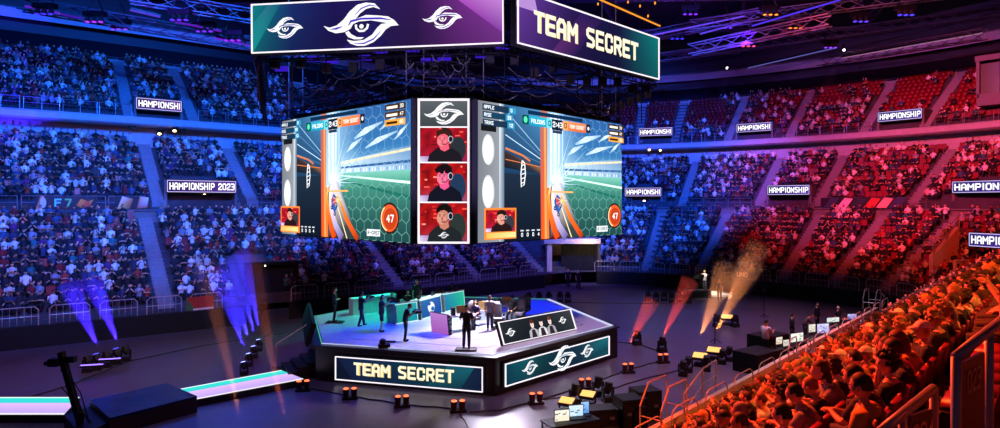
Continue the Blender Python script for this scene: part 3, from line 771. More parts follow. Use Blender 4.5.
# number plates and railings beside the camera
def plate_rail(label, num, A_, B_, h, pw, cat='railing'):
    a = V(A_); c = V(B_); r = thing('stair_railing', label, cat, a-V((0, 0, h)))
    q = c-a; up = V((0, 0, h))
    MB().tube([up, up+q], .03, 10).build('top_rail', rail_mat, r, True)
    for t in (0, .5, 1): MB().tube([q*t-V((0, 0, .2)), q*t+up], .026, 10).build('post', rail_mat, r, True)
    MB().tube([V((0, 0, .12)), q+V((0, 0, .12))], .02, 8).build('lower_rail', rail_mat, r, True)
    return r
def num_plate(parent, num, a, c, zt, hh, lab):
    p = thing('number_plate', lab, 'plate'); L_ = basis(p, V((a[0], a[1], zt-hh)), V((c[0], c[1], zt-hh)))
    MB().box((L_/2, hh/2, 0), (L_, hh, .02)).build('panel', mat('brown_plate', '3c2620', .35), p)
    A = Art(.003); write(A, num, L_*.5, hh-.2, .14, 'e0b898', w=1.2, center=True, wide=.8); o = A.build('lettering', PRINT, p, z=.014)
R1A, R1B = P(868, 442, 3.7), P(934, 388, 4.1)
R2A, R2B = P(956, 357, 3.6), P(1016, 309, 4.4)
plate_rail('near steel railing with plate 024 at the bottom right edge', '024', R1A, R1B, 1.0, .3)
plate_rail('near steel railing with plate 023 rising to the right edge', '023', R2A, R2B, 1.0, .3)
def pl(a, b, t0, t1): return a+(b-a)*t0, a+(b-a)*t1
a, c = pl(R1A, R1B, .62, .94); num_plate(None, '024', a, c, min(a.z, c.z)-.05, .5, 'brown plate numbered 024 in the lower stair railing at the bottom edge')
a, c = pl(R2A, R2B, .04, .40); num_plate(None, '023', a, c, min(a.z, c.z)-.05, .5, 'brown plate numbered 023 in the railing rising to the right edge')

# seated spectators: a few figures, then copies
crowd_root = []
POSES = [
 ('sitting with hands on the lap', pose(SIT), 0., .05),
 ('leaning forward', pose(SIT, waist=(0, .02, .68), chest=(0, .08, .84), neck=(0, .15, .99), head=(0, .22, 1.12), shl=(-.18, .1, .92), shr=(.18, .1, .92), ell=(-.2, .25, .68), elr=(.2, .25, .68), wrl=(-.06, .4, .72), wrr=(.06, .4, .72)), 0., .1),
 ('head turned', pose(SIT, head=(.01, .03, 1.18)), .6, 0.),
 ('hand at the chin', pose(SIT, head=(0, .06, 1.16), elr=(.2, .2, .7), wrr=(.06, .17, 1.0)), -.25, .12),
 ('arms folded', pose(SIT, ell=(-.23, .1, .72), elr=(.23, .1, .72), wrl=(.05, .2, .78), wrr=(-.05, .23, .74)), .25, 0.),
 ('holding up a phone', pose(SIT, elr=(.22, .2, .85), wrr=(.1, .34, 1.08), ell=(-.22, .16, .8), wrl=(-.04, .33, 1.05)), 0., -.05),
]
KS = [1., 1.08, .95, 1.1, 1., .92]
PM = []
for i_, (pn, J, yaw, tilt) in enumerate(POSES):
    B, S, T, Sh, (R, hc) = body_parts(J, 'short' if i_ != 4 else 'long', 1, True, 'long', yaw, tilt, KS[i_])
    hm_ = {h: hair_parts(h, R, hc).mesh('hair', [crowd_mats[nS+nK]], True) for h in ('short', 'long', 'bun', 'cap', 'curly')}
    PM.append((pn, B.mesh('spectator_body', [skin_ms[0], eye_m, lip_m], True), S.mesh('spectator_shirt', [crowd_mats[0]], True), T.mesh('spectator_trousers', [crowd_mats[0]], True), Sh.mesh('spectator_shoes', [crowd_mats[0]], True), hm_))
NCOL = [('black', '121216', 16), ('charcoal', '26262c', 9), ('white', 'dcd8d2', 7), ('cream', 'cdbf9f', 6), ('mustard', 'c79a3a', 4), ('red', 'a8241c', 5), ('navy', '1c2644', 6), ('grey', '7c7c82', 6), ('brown', '4e3426', 5), ('salmon', 'c4705a', 3)]
NH = [('dark', '140d0a', 12), ('brown', '33201a', 6), ('auburn', '5a2c16', 2), ('fair', '8c6a3c', 2), ('greying', '8a8580', 1)]
CAPC = [('black', '141418'), ('green', '5c7a3a'), ('orange', 'd08a3c'), ('white', 'd8d4cc'), ('red', '9a2020')]
def wpick(rr, L): 
    t = rr.uniform(0, sum(x[-1] for x in L))
    for x in L:
        t -= x[-1]
        if t <= 0: return x
    return L[-1]
ORD = ['first', 'second', 'third', 'fourth', 'fifth', 'sixth', 'seventh', 'eighth', 'ninth', 'tenth', 'eleventh', 'twelfth', 'thirteenth', 'fourteenth', 'fifteenth', 'sixteenth', 'seventeenth', 'eighteenth', 'nineteenth']
TENS = {20: 'twent', 30: 'thirt', 40: 'fort', 50: 'fift', 60: 'sixt', 70: 'sevent', 80: 'eight', 90: 'ninet'}
def ordw(n):
    if n < 20: return ORD[n-1]
    t, u = n//10*10, n % 10
    return TENS[t]+('ieth' if u == 0 else 'y-'+ORD[u-1])
rr = random.Random(21); cand = []
for k, (d, z) in enumerate(NROWS):
    s = -14.; seat_no = 0
    while s < S1-.4:
        s += .52; p = NS(s, d+.1, z); 
        if p.y < 3.6: continue
        q = proj((p.x, p.y, z+1.1)); dist = (p-V((0, 0, EYE))).length
        if not (-30 < q[0] < 1035) or q[1] > 470 or q[1] < 215: continue
        if q[0] < 640: continue
        seat_no += 1
        if dist < (7.5 if q[0] < 860 else 6.8) or (q[0] > 945 and p.y < 7.5): continue
        if abs(s-(14.5)) < .55 or rr.random() < .05: continue
        cand.append((dist, k, s, seat_no, p))
cand.sort(key=lambda c: c[0])
near_seat_mass = 0
used = set()
for n_, (dist, k, s, seat_no, p) in enumerate(cand):
    rz = AZ+PI+PI/2-PI/2 + PI*0  # rows face the floor
    ang = math.atan2(ND.x, -ND.y)+rr.gauss(0, .12)
    if n_ >= 296:
        mi = np.array([RNG.choice(nS, p=SHW), nS+RNG.integers(nK), nS+nK+RNG.integers(4), nS+nK+nH+RNG.integers(3)]); t = RNG.integers(4)
        mass.put(TEMPL[t][0], TF[t], TEMPL[t][2], p.x, p.y, p.z, ang, 1., mi); continue
    pn, mB, mS, mT, mSh, mH = rr.choices(PM, [5, 4, 4, 3, 3, 1])[0]
    cn, cc, _ = wpick(rr, NCOL); hn, hc_, _ = wpick(rr, NH); hk = rr.choices(['short', 'curly', 'long', 'bun', 'cap'], [10, 3, 3, 1, 2.2])[0]
    sk = rr.choices(range(4), [5, 4, 3, 1])[0]
    if hk == 'cap': kn, hc_ = rr.choice(CAPC); desc = f'{kn} cap'
    else: desc = {'short': f'short {hn} hair', 'curly': f'curly {hn} hair', 'long': f'long {hn} hair', 'bun': f'{hn} hair in a bun'}[hk]
    lab = f'spectator, {cn} shirt, {desc}, {ordw(k+1)} row of near stand, {ordw(seat_no)} seat'
    sc = rr.uniform(.94, 1.06)
    r = thing('spectator', lab, 'person', p, ang, 'spectators in the near stand'); r.scale = (sc*rr.uniform(.96, 1.06), sc, sc)
    def inst(nm, me, mats):
        o = link(bpy.data.objects.new(nm, me), r)
        for i, m in enumerate(mats): o.material_slots[i].link = 'OBJECT'; o.material_slots[i].material = m
    inst('body', mB, [skin_ms[sk]]); inst('shirt', mS, [mat('near_shirt_'+cn, cc, .85, noise=.18, scale=9)]); inst('trousers', mT, [mat('trousers_'+TROU[n_ % 3], TROU[n_ % 3], .8)])
    inst('cap' if hk == 'cap' else 'hair', mH[hk], [mat('hair_'+hc_, hc_, .65, noise=.2)])
for k, (d, z) in enumerate(NROWS):
    s = -14.
    while s < S1-.4:
        s += .52; p = NS(s, d-.0, z)
        if p.y > 3.6 and (p-V((0, 0, EYE))).length > 7.0 and 600 < proj((p.x, p.y, z+1))[0] < 1060 and abs(s-14.5) > .5:
            seat_mass.put(ST[0], SF, ST[2], p.x, p.y, z, math.atan2(ND.x, -ND.y), 1., np.array([0]))
o = mass.build('crowd', crowd_mats); tag(o, 'the mass of seated spectators filling the far tiers of the arena', 'crowd', kind='stuff')
o = seat_mass.build('red_seating', [red_seat]); tag(o, 'rows of red folding seats behind and below the spectators', 'seating', kind='stuff')
# ================================================================ hanging screens
def lerpc(a, b, t): return tuple(x*(1-t)+y*t for x, y in zip(a, b))
def hx(c): return '%02x%02x%02x' % tuple(int(max(0, min(1, v))*255) for v in c)
def bust(A, x0, y0, w, h, skin, hair, shirt, face=1, chair='30343c', headset='1a1a20', emblem=False, curly=False, bgs=('5a0d18', 'c01626', '8a2a8a')):
    A.grid(x0, y0, x0+w, y0+h, 6, 4, lambda u, v: lerpc(lerpc(hexc(bgs[0]), hexc(bgs[1]), abs(math.sin(u*7+v*3))), hexc(bgs[2]), max(0, .35-v)*1.4))
    rr = random.Random(int(w*100+y0*7))
    for _ in range(16):
        a, c = x0+w*rr.uniform(.02, .95), y0+h*rr.uniform(.35, .95); A.rect(a, c, min(x0+w, a+w*rr.uniform(.03, .12)), min(y0+h, c+h*.04), rr.choice(['ff5a4a', 'e03030', 'ff9a8a', '701018']), k=A.k)
    A.k += 1
    A.ell(x0+w*.8, y0+h*.38, w*.17, h*.36, chair); A.rect(x0, y0, x0+w*.3, y0+h*.16, ('e0d0f0', '8050a0', '8050a0', 'd0b0e0'))
    A.poly([(x0+w*.16, y0), (x0+w*.2, y0+h*.22), (x0+w*.36, y0+h*.4), (x0+w*.52, y0+h*.46), (x0+w*.7, y0+h*.38), (x0+w*.85, y0+h*.24), (x0+w*.9, y0)], shirt)
    A.poly([(x0+w*.4, y0+h*.5), (x0+w*.43, y0+h*.36), (x0+w*.52, y0+h*.3), (x0+w*.62, y0+h*.38), (x0+w*.6, y0+h*.5)], skin)
    A.ell(x0+w*.5, y0+h*.64, w*.135, h*.2, [hx(lerpc(hexc(skin), (1, .35, .5), .5*(i > 8 and i < 16))) for i in range(20)])
    A.ell(x0+w*.46, y0+h*.6, w*.1, h*.15, hx(lerpc(hexc(skin), (1, .75, .7), .35)), 16)
    A.ell(x0+w*.475, y0+h*.6, w*.022, h*.05, hx(lerpc(hexc(skin), (.5, .1, .15), .3)), 8)
    A.poly([(x0+w*.35, y0+h*.74), (x0+w*.35, y0+h*.86), (x0+w*.42, y0+h*.95), (x0+w*.54, y0+h*.97), (x0+w*.64, y0+h*.9), (x0+w*.67, y0+h*.78), (x0+w*.66, y0+h*.62), (x0+w*.6, y0+h*.58), (x0+w*.59, y0+h*.76), (x0+w*.52, y0+h*.82), (x0+w*.44, y0+h*.8), (x0+w*.4, y0+h*.76)], hair)
    if curly:
        for q in range(9): A.ell(x0+w*(.36+.035*q), y0+h*(.82+.05*math.sin(q*1.7)), w*.045, h*.06, hair, 8, k=A.k)
        A.k += 1
    A.ell(x0+w*.425, y0+h*.665, w*.022, h*.014, '301010', 8); A.ell(x0+w*.51, y0+h*.665, w*.022, h*.014, '301010', 8, k=A.k-1); A.line([(x0+w*.4, y0+h*.7), (x0+w*.45, y0+h*.705)], h*.012, hair); A.line([(x0+w*.49, y0+h*.705), (x0+w*.54, y0+h*.7)], h*.012, hair)
    A.line([(x0+w*.45, y0+h*.535), (x0+w*.5, y0+h*.525), (x0+w*.54, y0+h*.535)], h*.016, '7a2a2a')
    A.line([(x0+w*.45, y0+h*.985), (x0+w*.56, y0+h*.98), (x0+w*.65, y0+h*.9), (x0+w*.68, y0+h*.75)], w*.03, headset); A.ell(x0+w*.645, y0+h*.66, w*.055, h*.1, 'c8c8d8', 14); A.ell(x0+w*.65, y0+h*.66, w*.042, h*.08, headset, 12); A.line([(x0+w*.62, y0+h*.58), (x0+w*.54, y0+h*.5), (x0+w*.47, y0+h*.5)], w*.014, headset)
    if emblem: logo(A, x0+w*.5, y0+h*.17, w*.24, 'e8e8ec')
def game_picture(A, W, H):
    U = lambda t: t*W
    Vv = lambda t: t*H
    sky = lambda u, v: lerpc(lerpc(hexc('3a80b4'), hexc('2a5a98'), v), hexc('cfe8f8'), min(1, max(0, 1-u*2.2)*.75+max(0, .4-v)*1.3))
    A.rect(0, 0, W, H, '20304a')
    A.grid(U(.41), Vv(.5), W, H, 14, 10, sky)
    # clouds and light in the sky
    for q, (a, c, l, s) in enumerate(((.62, .82, .2, .05), (.7, .74, .22, .04), (.8, .86, .14, .03), (.56, .72, .12, .04), (.9, .78, .1, .03))):
        A.line([(U(a), Vv(c-.05)), (U(a+l*.4), Vv(c)), (U(min(.985, a+l)), Vv(c+.05))], [Vv(s*.3), Vv(s), Vv(s*.2)], ['8fb8da', 'd8ecf8', '88aed0'])
    # stadium bowl
    A.poly([(U(.5), Vv(.52)), (W, Vv(.5)), (W, Vv(.68)), (U(.52), Vv(.6))], ['c8e0f0', '8fb0d0', '5a86b4', 'd8f0ff'])
    A.poly([(U(.52), Vv(.585)), (W, Vv(.645)), (W, Vv(.665)), (U(.52), Vv(.597))], 'e8d8b0')
    A.poly([(U(.52), Vv(.545)), (W, Vv(.56)), (W, Vv(.58)), (U(.52), Vv(.56))], '2a5a94')
    for q in range(22):
        A.rect(U(.55+.02*q), Vv(.515), U(.555+.02*q), Vv(.54), 'f0f8ff' if q % 3 else '2a90d0', k=A.k)
    A.k += 1
    # pitch
    A.grid(U(.46), 0, W, Vv(.51), 12, 8, lambda u, v: lerpc(lerpc(hexc('1c4444'), hexc('4a9c88'), v**1.3), hexc('a0e8d0'), max(0, v-.8)*2.4))
    A.poly([(U(.5), Vv(.5)), (W, Vv(.43)), (W, Vv(.41)), (U(.5), Vv(.49))], 'd8fff0'); A.poly([(U(.52), Vv(.46)), (W, Vv(.33)), (W, Vv(.3)), (U(.52), Vv(.455))], '1e6a5c')
    # hexagonal net over the right side
    net_k = A.k; A.k += 1
    for r in range(-1, 12):
        for c in range(0, 10):
            cx = .53+c*.056+(.028 if r % 2 else 0); cy = .02+r*.085; rx, ry = .031, .055
            pts = [(cx+rx*math.sin(a*PI/3), cy+ry*math.cos(a*PI/3)) for a in range(4)]
            pts = [(U(min(.995, max(.5, x))), Vv(min(.99, max(.0, y)))) for x, y in pts]
            if cx < 1.0 and 0 <= cy < .96: A.line(pts, W*.0022, '78b0a4' if cy < .5 else '7aa6c0', k=net_k)
    # left concrete band with white ovals
    A.grid(0, 0, U(.115), H, 2, 6, lambda u, v: lerpc(hexc('70747c'), hexc('8a8e94'), u))
    A.rect(U(.015), Vv(.79), U(.1), Vv(.84), '14161a')
    for cy, ry in ((.66, .11), (.36, .12)): A.ell(U(.055), Vv(cy), U(.034), Vv(ry), 'c8ccd0', 24); A.ell(U(.053), Vv(cy), U(.027), Vv(ry*.88), 'f4f6f8', 24)
    A.rect(U(.115), 0, U(.145), H, ('a8b8c8', '5a6a7a', '5a6a7a', 'dce8f4'))
    # dark side wall with converging lines
    A.grid(U(.145), 0, U(.37), Vv(.5), 4, 4, lambda u, v: lerpc(hexc('0e1624'), hexc('1c2a3c'), v)); A.grid(U(.145), Vv(.5), U(.37), H, 4, 6, lambda u, v: lerpc(hexc('1a3a5c'), hexc('4a86b8'), v*(.4+.6*u)))
    A.poly([(U(.145), Vv(.66)), (U(.37), Vv(.55)), (U(.37), Vv(.5)), (U(.145), Vv(.54))], ['3a2a2a', '8a5a3a', '203040', '101820'])
    for q in range(5): A.line([(U(.15), Vv(.96-.09*q)), (U(.37), Vv(.68-.03*q))], W*.0035, ['9cc8e8', '5a86b0', 'c8e8ff', '4a7098', 'd87840'][q])
    A.line([(U(.15), Vv(.68)), (U(.25), Vv(.64)), (U(.3), Vv(.6))], W*.008, 'd8783c')
    A.line([(U(.25), Vv(.6)), (U(.265), Vv(.58)), (U(.27), Vv(.5)), (U(.262), Vv(.42)), (U(.245), Vv(.4)), (U(.242), Vv(.5)), (U(.25), Vv(.6))], W*.006, 'f0f4f8')
    for q in range(5): A.line([(U(.247), Vv(.43+q*.033)), (U(.266), Vv(.44+q*.033))], W*.004, 'f0f4f8', k=A.k)
    A.k += 1
    # orange pillar, light columns, curved boost trails
    A.poly([(U(.37), 0), (U(.425), 0), (U(.41), H), (U(.362), H)], ['d84a10', 'f07a30', 'c86a4a', '9a6a6a'])
    A.poly([(U(.395), 0), (U(.41), 0), (U(.4), Vv(.9)), (U(.388), Vv(.9))], 'ff9a58')
    A.grid(U(.41), Vv(.4), U(.53), H, 8, 8, lambda u, v: lerpc(hexc('bfe0f8'), hexc('5a90c8'), abs(u-.4)*1.6*(.4+v*.6)))
    for x, w_, c in ((.435, .006, 'ffffff'), (.465, .009, 'f8ffff'), (.49, .004, 'ffffff'), (.515, .003, 'd0e8ff')): A.poly([(U(x-w_*.4), Vv(.45)), (U(x+w_*.4), Vv(.45)), (U(x+w_), H*.99), (U(x-w_), H*.99)], c)
    for q in range(26):
        a = -.2+q*.085*2; l = .1+.22*((q*37) % 11)/11; x1, y1 = .47+l*math.cos(a), .44+l*1.7*math.sin(a)
        if x1 > .42 and .02 < y1 < .97: A.line([(U(.47), Vv(.44)), (U(x1), Vv(y1))], [W*.007, W*.001], ['e8f4fc', '7ab0d0'], k=A.k)
    A.k += 1
    A.poly([(U(.43), Vv(.4)), (U(.47), Vv(.47)), (U(.51), Vv(.44)), (U(.56), Vv(.3)), (U(.62), Vv(.12)), (U(.68), 0), (U(.43), 0)], ['5a3040', 'f0e8f0', 'a8b8c8', '3a5a6a', '2a4a50', '1c4040', '4a1c18'])
    A.line([(U(.43), Vv(.42)), (U(.418), Vv(.33)), (U(.425), Vv(.22)), (U(.45), Vv(.1)), (U(.48), 0.0)], [W*.008, W*.018, W*.026, W*.032, W*.036], ['ffe0a0', 'ff9a40', 'ff7a28', 'f05a18', 'd04010'])
    A.line([(U(.45), Vv(.42)), (U(.445), Vv(.33)), (U(.455), Vv(.22)), (U(.49), Vv(.1)), (U(.54), 0.0)], [W*.01, W*.02, W*.028, W*.034, W*.04], ['ffffff', 'ffe8c8', 'e8c8d8', 'b0a8d0', '6a5a9a'])
    A.line([(U(.5), Vv(.34)), (U(.535), Vv(.26)), (U(.57), Vv(.16)), (U(.63), Vv(.05)), (U(.66), 0.0)], [W*.006, W*.016, W*.024, W*.028, W*.026], ['ffd080', 'ff8a30', 'f06a20', 'd04a18', 'a03010'])
    A.line([(U(.49), Vv(.3)), (U(.52), Vv(.2)), (U(.58), 0.0)], W*.006, 'ffe8b0')
    # small rocket car
    A.poly([(U(.455), Vv(.3)), (U(.475), Vv(.35)), (U(.5), Vv(.32)), (U(.505), Vv(.24)), (U(.485), Vv(.2)), (U(.462), Vv(.23))], '2a58a8')
    A.poly([(U(.47), Vv(.33)), (U(.49), Vv(.31)), (U(.488), Vv(.26)), (U(.472), Vv(.27))], 'e03838')
    for x, y in ((.46, .24), (.5, .26), (.485, .19), (.505, .31)): A.ell(U(x), Vv(y), U(.009), Vv(.018), '101420', 10, k=A.k); A.ell(U(x), Vv(y), U(.004), Vv(.008), '90b0d8', 8, k=A.k+1)
    A.k += 2
    for q in range(14):
        a = q*.7; A.line([(U(.505), Vv(.3)), (U(.505+.04*math.cos(a)), Vv(.3+.07*math.sin(a)))], [W*.004, W*.001], 'ffd890', k=A.k)
    A.k += 1
    A.line([(U(.43), Vv(.37)), (U(.59), Vv(.37))], W*.007, 'ffb060'); A.ell(U(.465), Vv(.47), U(.026), Vv(.045), ['ffffff']*12, 12)
    # score line
    A.rect(U(.28), Vv(.955), U(.66), Vv(.985), '0c2a4a'); A.rect(U(.245), Vv(.875), U(.285), Vv(.945), '0a4a44'); A.ell(U(.265), Vv(.91), U(.012), Vv(.025), '50e0a8', 10)
    A.rect(U(.285), Vv(.87), U(.4), Vv(.945), ('1a8ab0', '1a9ab8', '2ab0c8', '2aa0c0')); write(A, 'FALCONS', U(.343), Vv(.89), Vv(.034), 'f4ffff', center=True, wide=.85)
    A.rect(U(.4), Vv(.87), U(.435), Vv(.945), '6ad0e0'); write(A, '0', U(.418), Vv(.885), Vv(.045), '0a3a50', center=True)
    A.rect(U(.435), Vv(.86), U(.51), Vv(.945), '101c30'); write(A, '2:43', U(.4725), Vv(.882), Vv(.045), 'f4f8ff', center=True)
    A.rect(U(.44), Vv(.835), U(.505), Vv(.858), '22344e')
    A.rect(U(.51), Vv(.87), U(.545), Vv(.945), 'f0a060'); write(A, '0', U(.528), Vv(.885), Vv(.045), '5a2008', center=True)
    A.rect(U(.545), Vv(.87), U(.68), Vv(.945), ('e0703a', 'd86030', 'e88050', 'f09060')); write(A, 'TEAM SECRET', U(.6125), Vv(.892), Vv(.03), 'fff4ec', center=True, wide=.78)
    A.rect(U(.685), Vv(.875), U(.715), Vv(.945), '2a1c20'); A.ell(U(.7), Vv(.91), U(.008), Vv(.016), 'f0f0f0', 8)
    # player lists
    for q, (wd, c) in enumerate(((.19, '1a3048'), (.17, '163c58'), (.18, '1a3048'))):
        y = .935-.055*q; A.rect(U(.012), Vv(y), U(.012+wd), Vv(y+.045), c); write(A, ('APPLE', 'RISE', 'TRIKE')[q], U(.02), Vv(y+.01), Vv(.026), 'f0f8ff'); A.rect(U(wd-.03), Vv(y), U(wd+.012), Vv(y+.045), '2a90b8'); write(A, ('0', '33', '12')[q], U(wd-.02), Vv(y+.01), Vv(.026), 'ffffff')
    for q, c in enumerate(('3a2a24', '4a3020', 'f0a040')):
        y = .935-.055*q; A.rect(U(.86), Vv(y), U(.99), Vv(y+.045), c); write(A, ('33', '47', '60')[q], U(.955), Vv(y+.01), Vv(.026), 'fff8ec'); A.rect(U(.87), Vv(y+.012), U(.94), Vv(y+.03), 'fff0e0' if q < 2 else '3a2008')
    # face camera and counters
    A.rect(U(.018), Vv(.02), U(.2), Vv(.245), 'f08030'); bust(A, U(.026), Vv(.075), U(.166), Vv(.155), 'd0907a', '1c1412', '241418'); A.rect(U(.026), Vv(.03), U(.192), Vv(.068), ('ffb050', 'ffd890', 'ffd890', 'ffb050'))
    for q in range(4): write(A, '4'if q == 3 else '0', U(.225+.034*q), Vv(.03), Vv(.028), 'f4f8ff'); A.rect(U(.22+.034*q), Vv(.07), U(.24+.034*q), Vv(.08), 'c8d0d8')
    A.ell(U(.9), Vv(.17), U(.062), Vv(.112), '2a1c18', 32); A.ell(U(.9), Vv(.17), U(.054), Vv(.097), 'e8582a', 32); A.ell(U(.905), Vv(.165), U(.042), Vv(.076), 'b83c18', 28)
    write(A, '47', U(.902), Vv(.14), Vv(.055), 'ffffff', center=True)
    A.line([(U(.9+.052*math.cos(a)), Vv(.17+.093*math.sin(a))) for a in [2.2+.2*i for i in range(12)]], W*.007, 'ffd8a0')
    A.rect(U(.75), Vv(.035), U(.84), Vv(.085), 'e8f0f4'); write(A, 'R-CAST', U(.795), Vv(.046), Vv(.028), '101820', center=True, wide=1.1)
def screen_thing(name, label, p, q, h, m, paint, border=None, bw=.06, depth=.35, cat='screen', lean=0., group=None, bcol='ffffff', housing=blackm):
    r = thing(name, label, cat, group=group); W = basis(r, p, q, lean)
    A = Art(.0025); paint(A, W, h); A.build('display', m, r, z=.02)
    MB().box((W/2, h/2, -depth/2), (W+.1, h+.1, depth)).build('housing', housing, r)
    if border:
        f = MB()
        for x0, y0, x1, y1 in ((0, 0, W, bw), (0, h-bw, W, h), (0, bw, bw, h-bw), (W-bw, bw, W, h-bw)): f.box(((x0+x1)/2, (y0+y1)/2, .1), (x1-x0, y1-y0, .06))
        f.build('light_frame', border, r)
    return r
frame_glow = glow('white_light_tube', 'fff4ff', 1.05)
zb, zt = 6.22, 12.58
screen_thing('game_screen', 'huge left led screen showing a rocket car match, score 2:43', P(283, 233.5, 36), P(411, 243, 28.0), 6.4, LED_HI, game_picture)
screen_thing('game_screen', 'huge right led screen showing a rocket car match, beside the portraits', P(477, 243, 28.0), P(621, 234, 36.5), 6.35, LED_HI, game_picture)
def portraits(A, W, H):
    A.rect(0, 0, W, H, 'fff8fc'); b = .09; hs = [(.0, .25), (.25, .49), (.49, .755), (.755, 1.0)]
    for q, (a, c) in enumerate(hs):
        y0 = H*(1-c)+b*(1 if q == 3 else .5); y1 = H*(1-a)-b*(1 if q == 0 else .5)
        if q == 0: A.grid(b, H*.81, W-b, H-b, 4, 3, lambda u, v: lerpc(hexc('3c4248'), hexc('5a6066'), v)); logo(A, W/2, H*.9, W*.78, 'fbfbfd', 'b8b8c8')
    bust(A, b, H*.565, W-2*b, H*.235, 'f0607a', '3a2018', '1e1a22', chair='2a3038')
    bust(A, b, H*.29, W-2*b, H*.265, 'f05890', '1a1016', '141624', curly=True, chair='223858', bgs=('4a0a14', 'd01818', '7a8ad0'))
    bust(A, b, b, W-2*b, H*.28-b, 'c8806a', '16100e', '20262a', emblem=True, chair='2c3634', bgs=('4a0a14', 'd01818', '6a60a0'))
screen_thing('portrait_screen', 'tall narrow led screen with emblem and three players in headsets', P(418, 243.5, 27.8), P(469.5, 243.5, 27.8), 6.38, LED, portraits, frame_glow, .06)
def banner_bg(cs):
    def f(u, v):
        t = u*(len(cs)-1); i = min(len(cs)-2, int(t)); c = lerpc(hexc(cs[i]), hexc(cs[i+1]), t-i)
        return lerpc(c, (.06, .05, .12), .3*(1-v))
    return f
def logo_banner(A, W, H):
    A.grid(0, 0, W, H, 12, 3, banner_bg(['0f7a80', '172a66', '1c1450', '251a58', '30184e', '6a2a7e', '8a3a9e']))
    A.poly([(0, 0), (W*.12, H), (W*.07, H), (0, H*.6)], ['128a8a', '105a70', '2a6a80', '0f8080']); A.poly([(W*.36, 0), (W*.5, H*.55), (W*.56, 0)], ['2a1a5e', '201a5e', '1a1246']); A.poly([(W*.8, H), (W, H*.2), (W, H)], ['a84ab8', '7a3a9a', 'c88ad8'])
    logo(A, W*.136, H*.5, W*.15, 'ffffff', '4a30b0'); logo(A, W*.445, H*.50, W*.30, 'ffffff', '4a34c0'); logo(A, W*.765, H*.56, W*.155, 'ffffff', '5a34b0')
def name_banner(A, W, H):
    A.grid(0, 0, W, H, 12, 3, banner_bg(['6a3aa0', '4a2a78', '2a1a50', '1a1644', '16163c', '12505c', '0f7474']))
    A.poly([(0, H*.7), (W*.12, H*.7), (W*.1, H), (0, H)], 'b48ad0'); A.poly([(W*.2, 0), (W*.4, H), (W*.55, H), (W*.34, 0)], ['5a2a6a', '2a1a58', '20184a', '2a1a50'])
    write(A, 'TEAM SECRET', W*.455, H*.31, H*.42, 'ffe9a8', w=1.6, sp=2.25, center=True, wide=.95); A.k += 2
    write(A, 'TEAM SECRET', W*.455-.015, H*.31+.02, H*.41, 'fff7dc', w=1.35, sp=2.3, center=True, wide=.95)
screen_thing('banner_screen', 'long hanging led banner with three white eye emblems', P(252.5, 54, 29.5), P(504, 44, 28.0), 2.3, LED, logo_banner, frame_glow, .055, .3)
screen_thing('banner_screen', 'hanging led banner reading TEAM SECRET in gold letters', P(516, 43.7, 28.0), P(657.7, 80, 36.3), 2.4, LED, name_banner, frame_glow, .055, .3)
# the rig that carries them
rig = thing('hanging_rig', 'dark hanging truss rig with motors and cables that carries the screens', 'rig', (0, 34, 0))
def truss(b, p, q, w=.4, r=.03, n=None, mi=0):
    p = V(p); q = V(q); d = (q-p); L_ = d.length; d.normalize(); up = V((0, 0, 1)) if abs(d.z) < .9 else V((0, 1, 0)); a = d.cross(up).normalized()*w/2; c = a.cross(d).normalized()*w/2
    cs = [a+c, a-c, -a-c, -a+c]
    for x in cs: b.beam(p+x, q+x, r*2, mi=mi)
    n = n or max(2, int(L_/(w*1.6)))
    for k in range(n):
        s0, s1 = p+d*L_*k/n, p+d*L_*(k+1)/n
        for z in range(4): b.beam(s0+cs[z], (s1 if k % 2 else s1)+cs[(z+1) % 4], r*1.1, mi=mi)
OC = V((-2.4, 40, 0))
oct_low = [P(283, 100, 36), P(411, 100, 28.3), P(477, 100, 28.3), P(621, 100, 36.5), V((7.6, 42, 0)), V((-1, 48, 0)), V((-6, 48, 0)), V((-12.8, 42, 0))]
for nm, z, ins in (('lower_truss', 12.95, .3), ('middle_truss', 14.2, .9)):
    b = MB(); cs = [V((p.x, p.y, z))-V((0, 34, 0)) for p in oct_low]; c0 = sum(cs, V())/8; c0.z = z; cs = [c+(c0-c).normalized()*ins for c in cs]
    for i in range(8): truss(b, cs[i], cs[(i+1) % 8], .55, .03)
    b.build(nm, dark_metal, rig)
hexr = [V((-11.6, 29.9, 0)), V((.2, 28.4, 0)), V((9, 36.6, 0)), V((6.2, 46, 0)), V((-6, 49, 0)), V((-15, 40, 0))]
for nm, z in (('ring_truss', 15.0), ('ring_truss', 17.3)):
    b = MB(); cs = [V((p.x, p.y+.3, z))-V((0, 34, 0)) for p in hexr]
    for i in range(6): truss(b, cs[i], cs[(i+1) % 6], .4, .03)
    b.build(nm, dark_metal, rig)
b = MB(); rr = random.Random(5)
for i in range(6):
    a, c = hexr[i], hexr[(i+1) % 6]
    for t in range(7):
        p = a.lerp(c, t/7); b.beam((p.x, p.y+.35-34, 12.9), (p.x, p.y+.35-34, 17.3), .05)
b.build('uprights', dark_metal, rig)
b = MB()
pts = [V((p.x, p.y, 0)) for p in oct_low]; cc = sum(pts, V())/8
core = [cc+(p-cc)*.93 for p in pts]
b.prism([(p.x, p.y-34) for p in core], 12.65, 13.05); b.build('black_drape', mat('rig_drape', '0a090e', .9, noise=.5, scale=2), rig)
for p in core[:4]+[cc]:
    for dx in (-.4, .4): MB().tube([(p.x+dx, p.y-34, 12.5), (p.x+dx, p.y-34, 31)], .03, 5).build('chain', steel, rig)
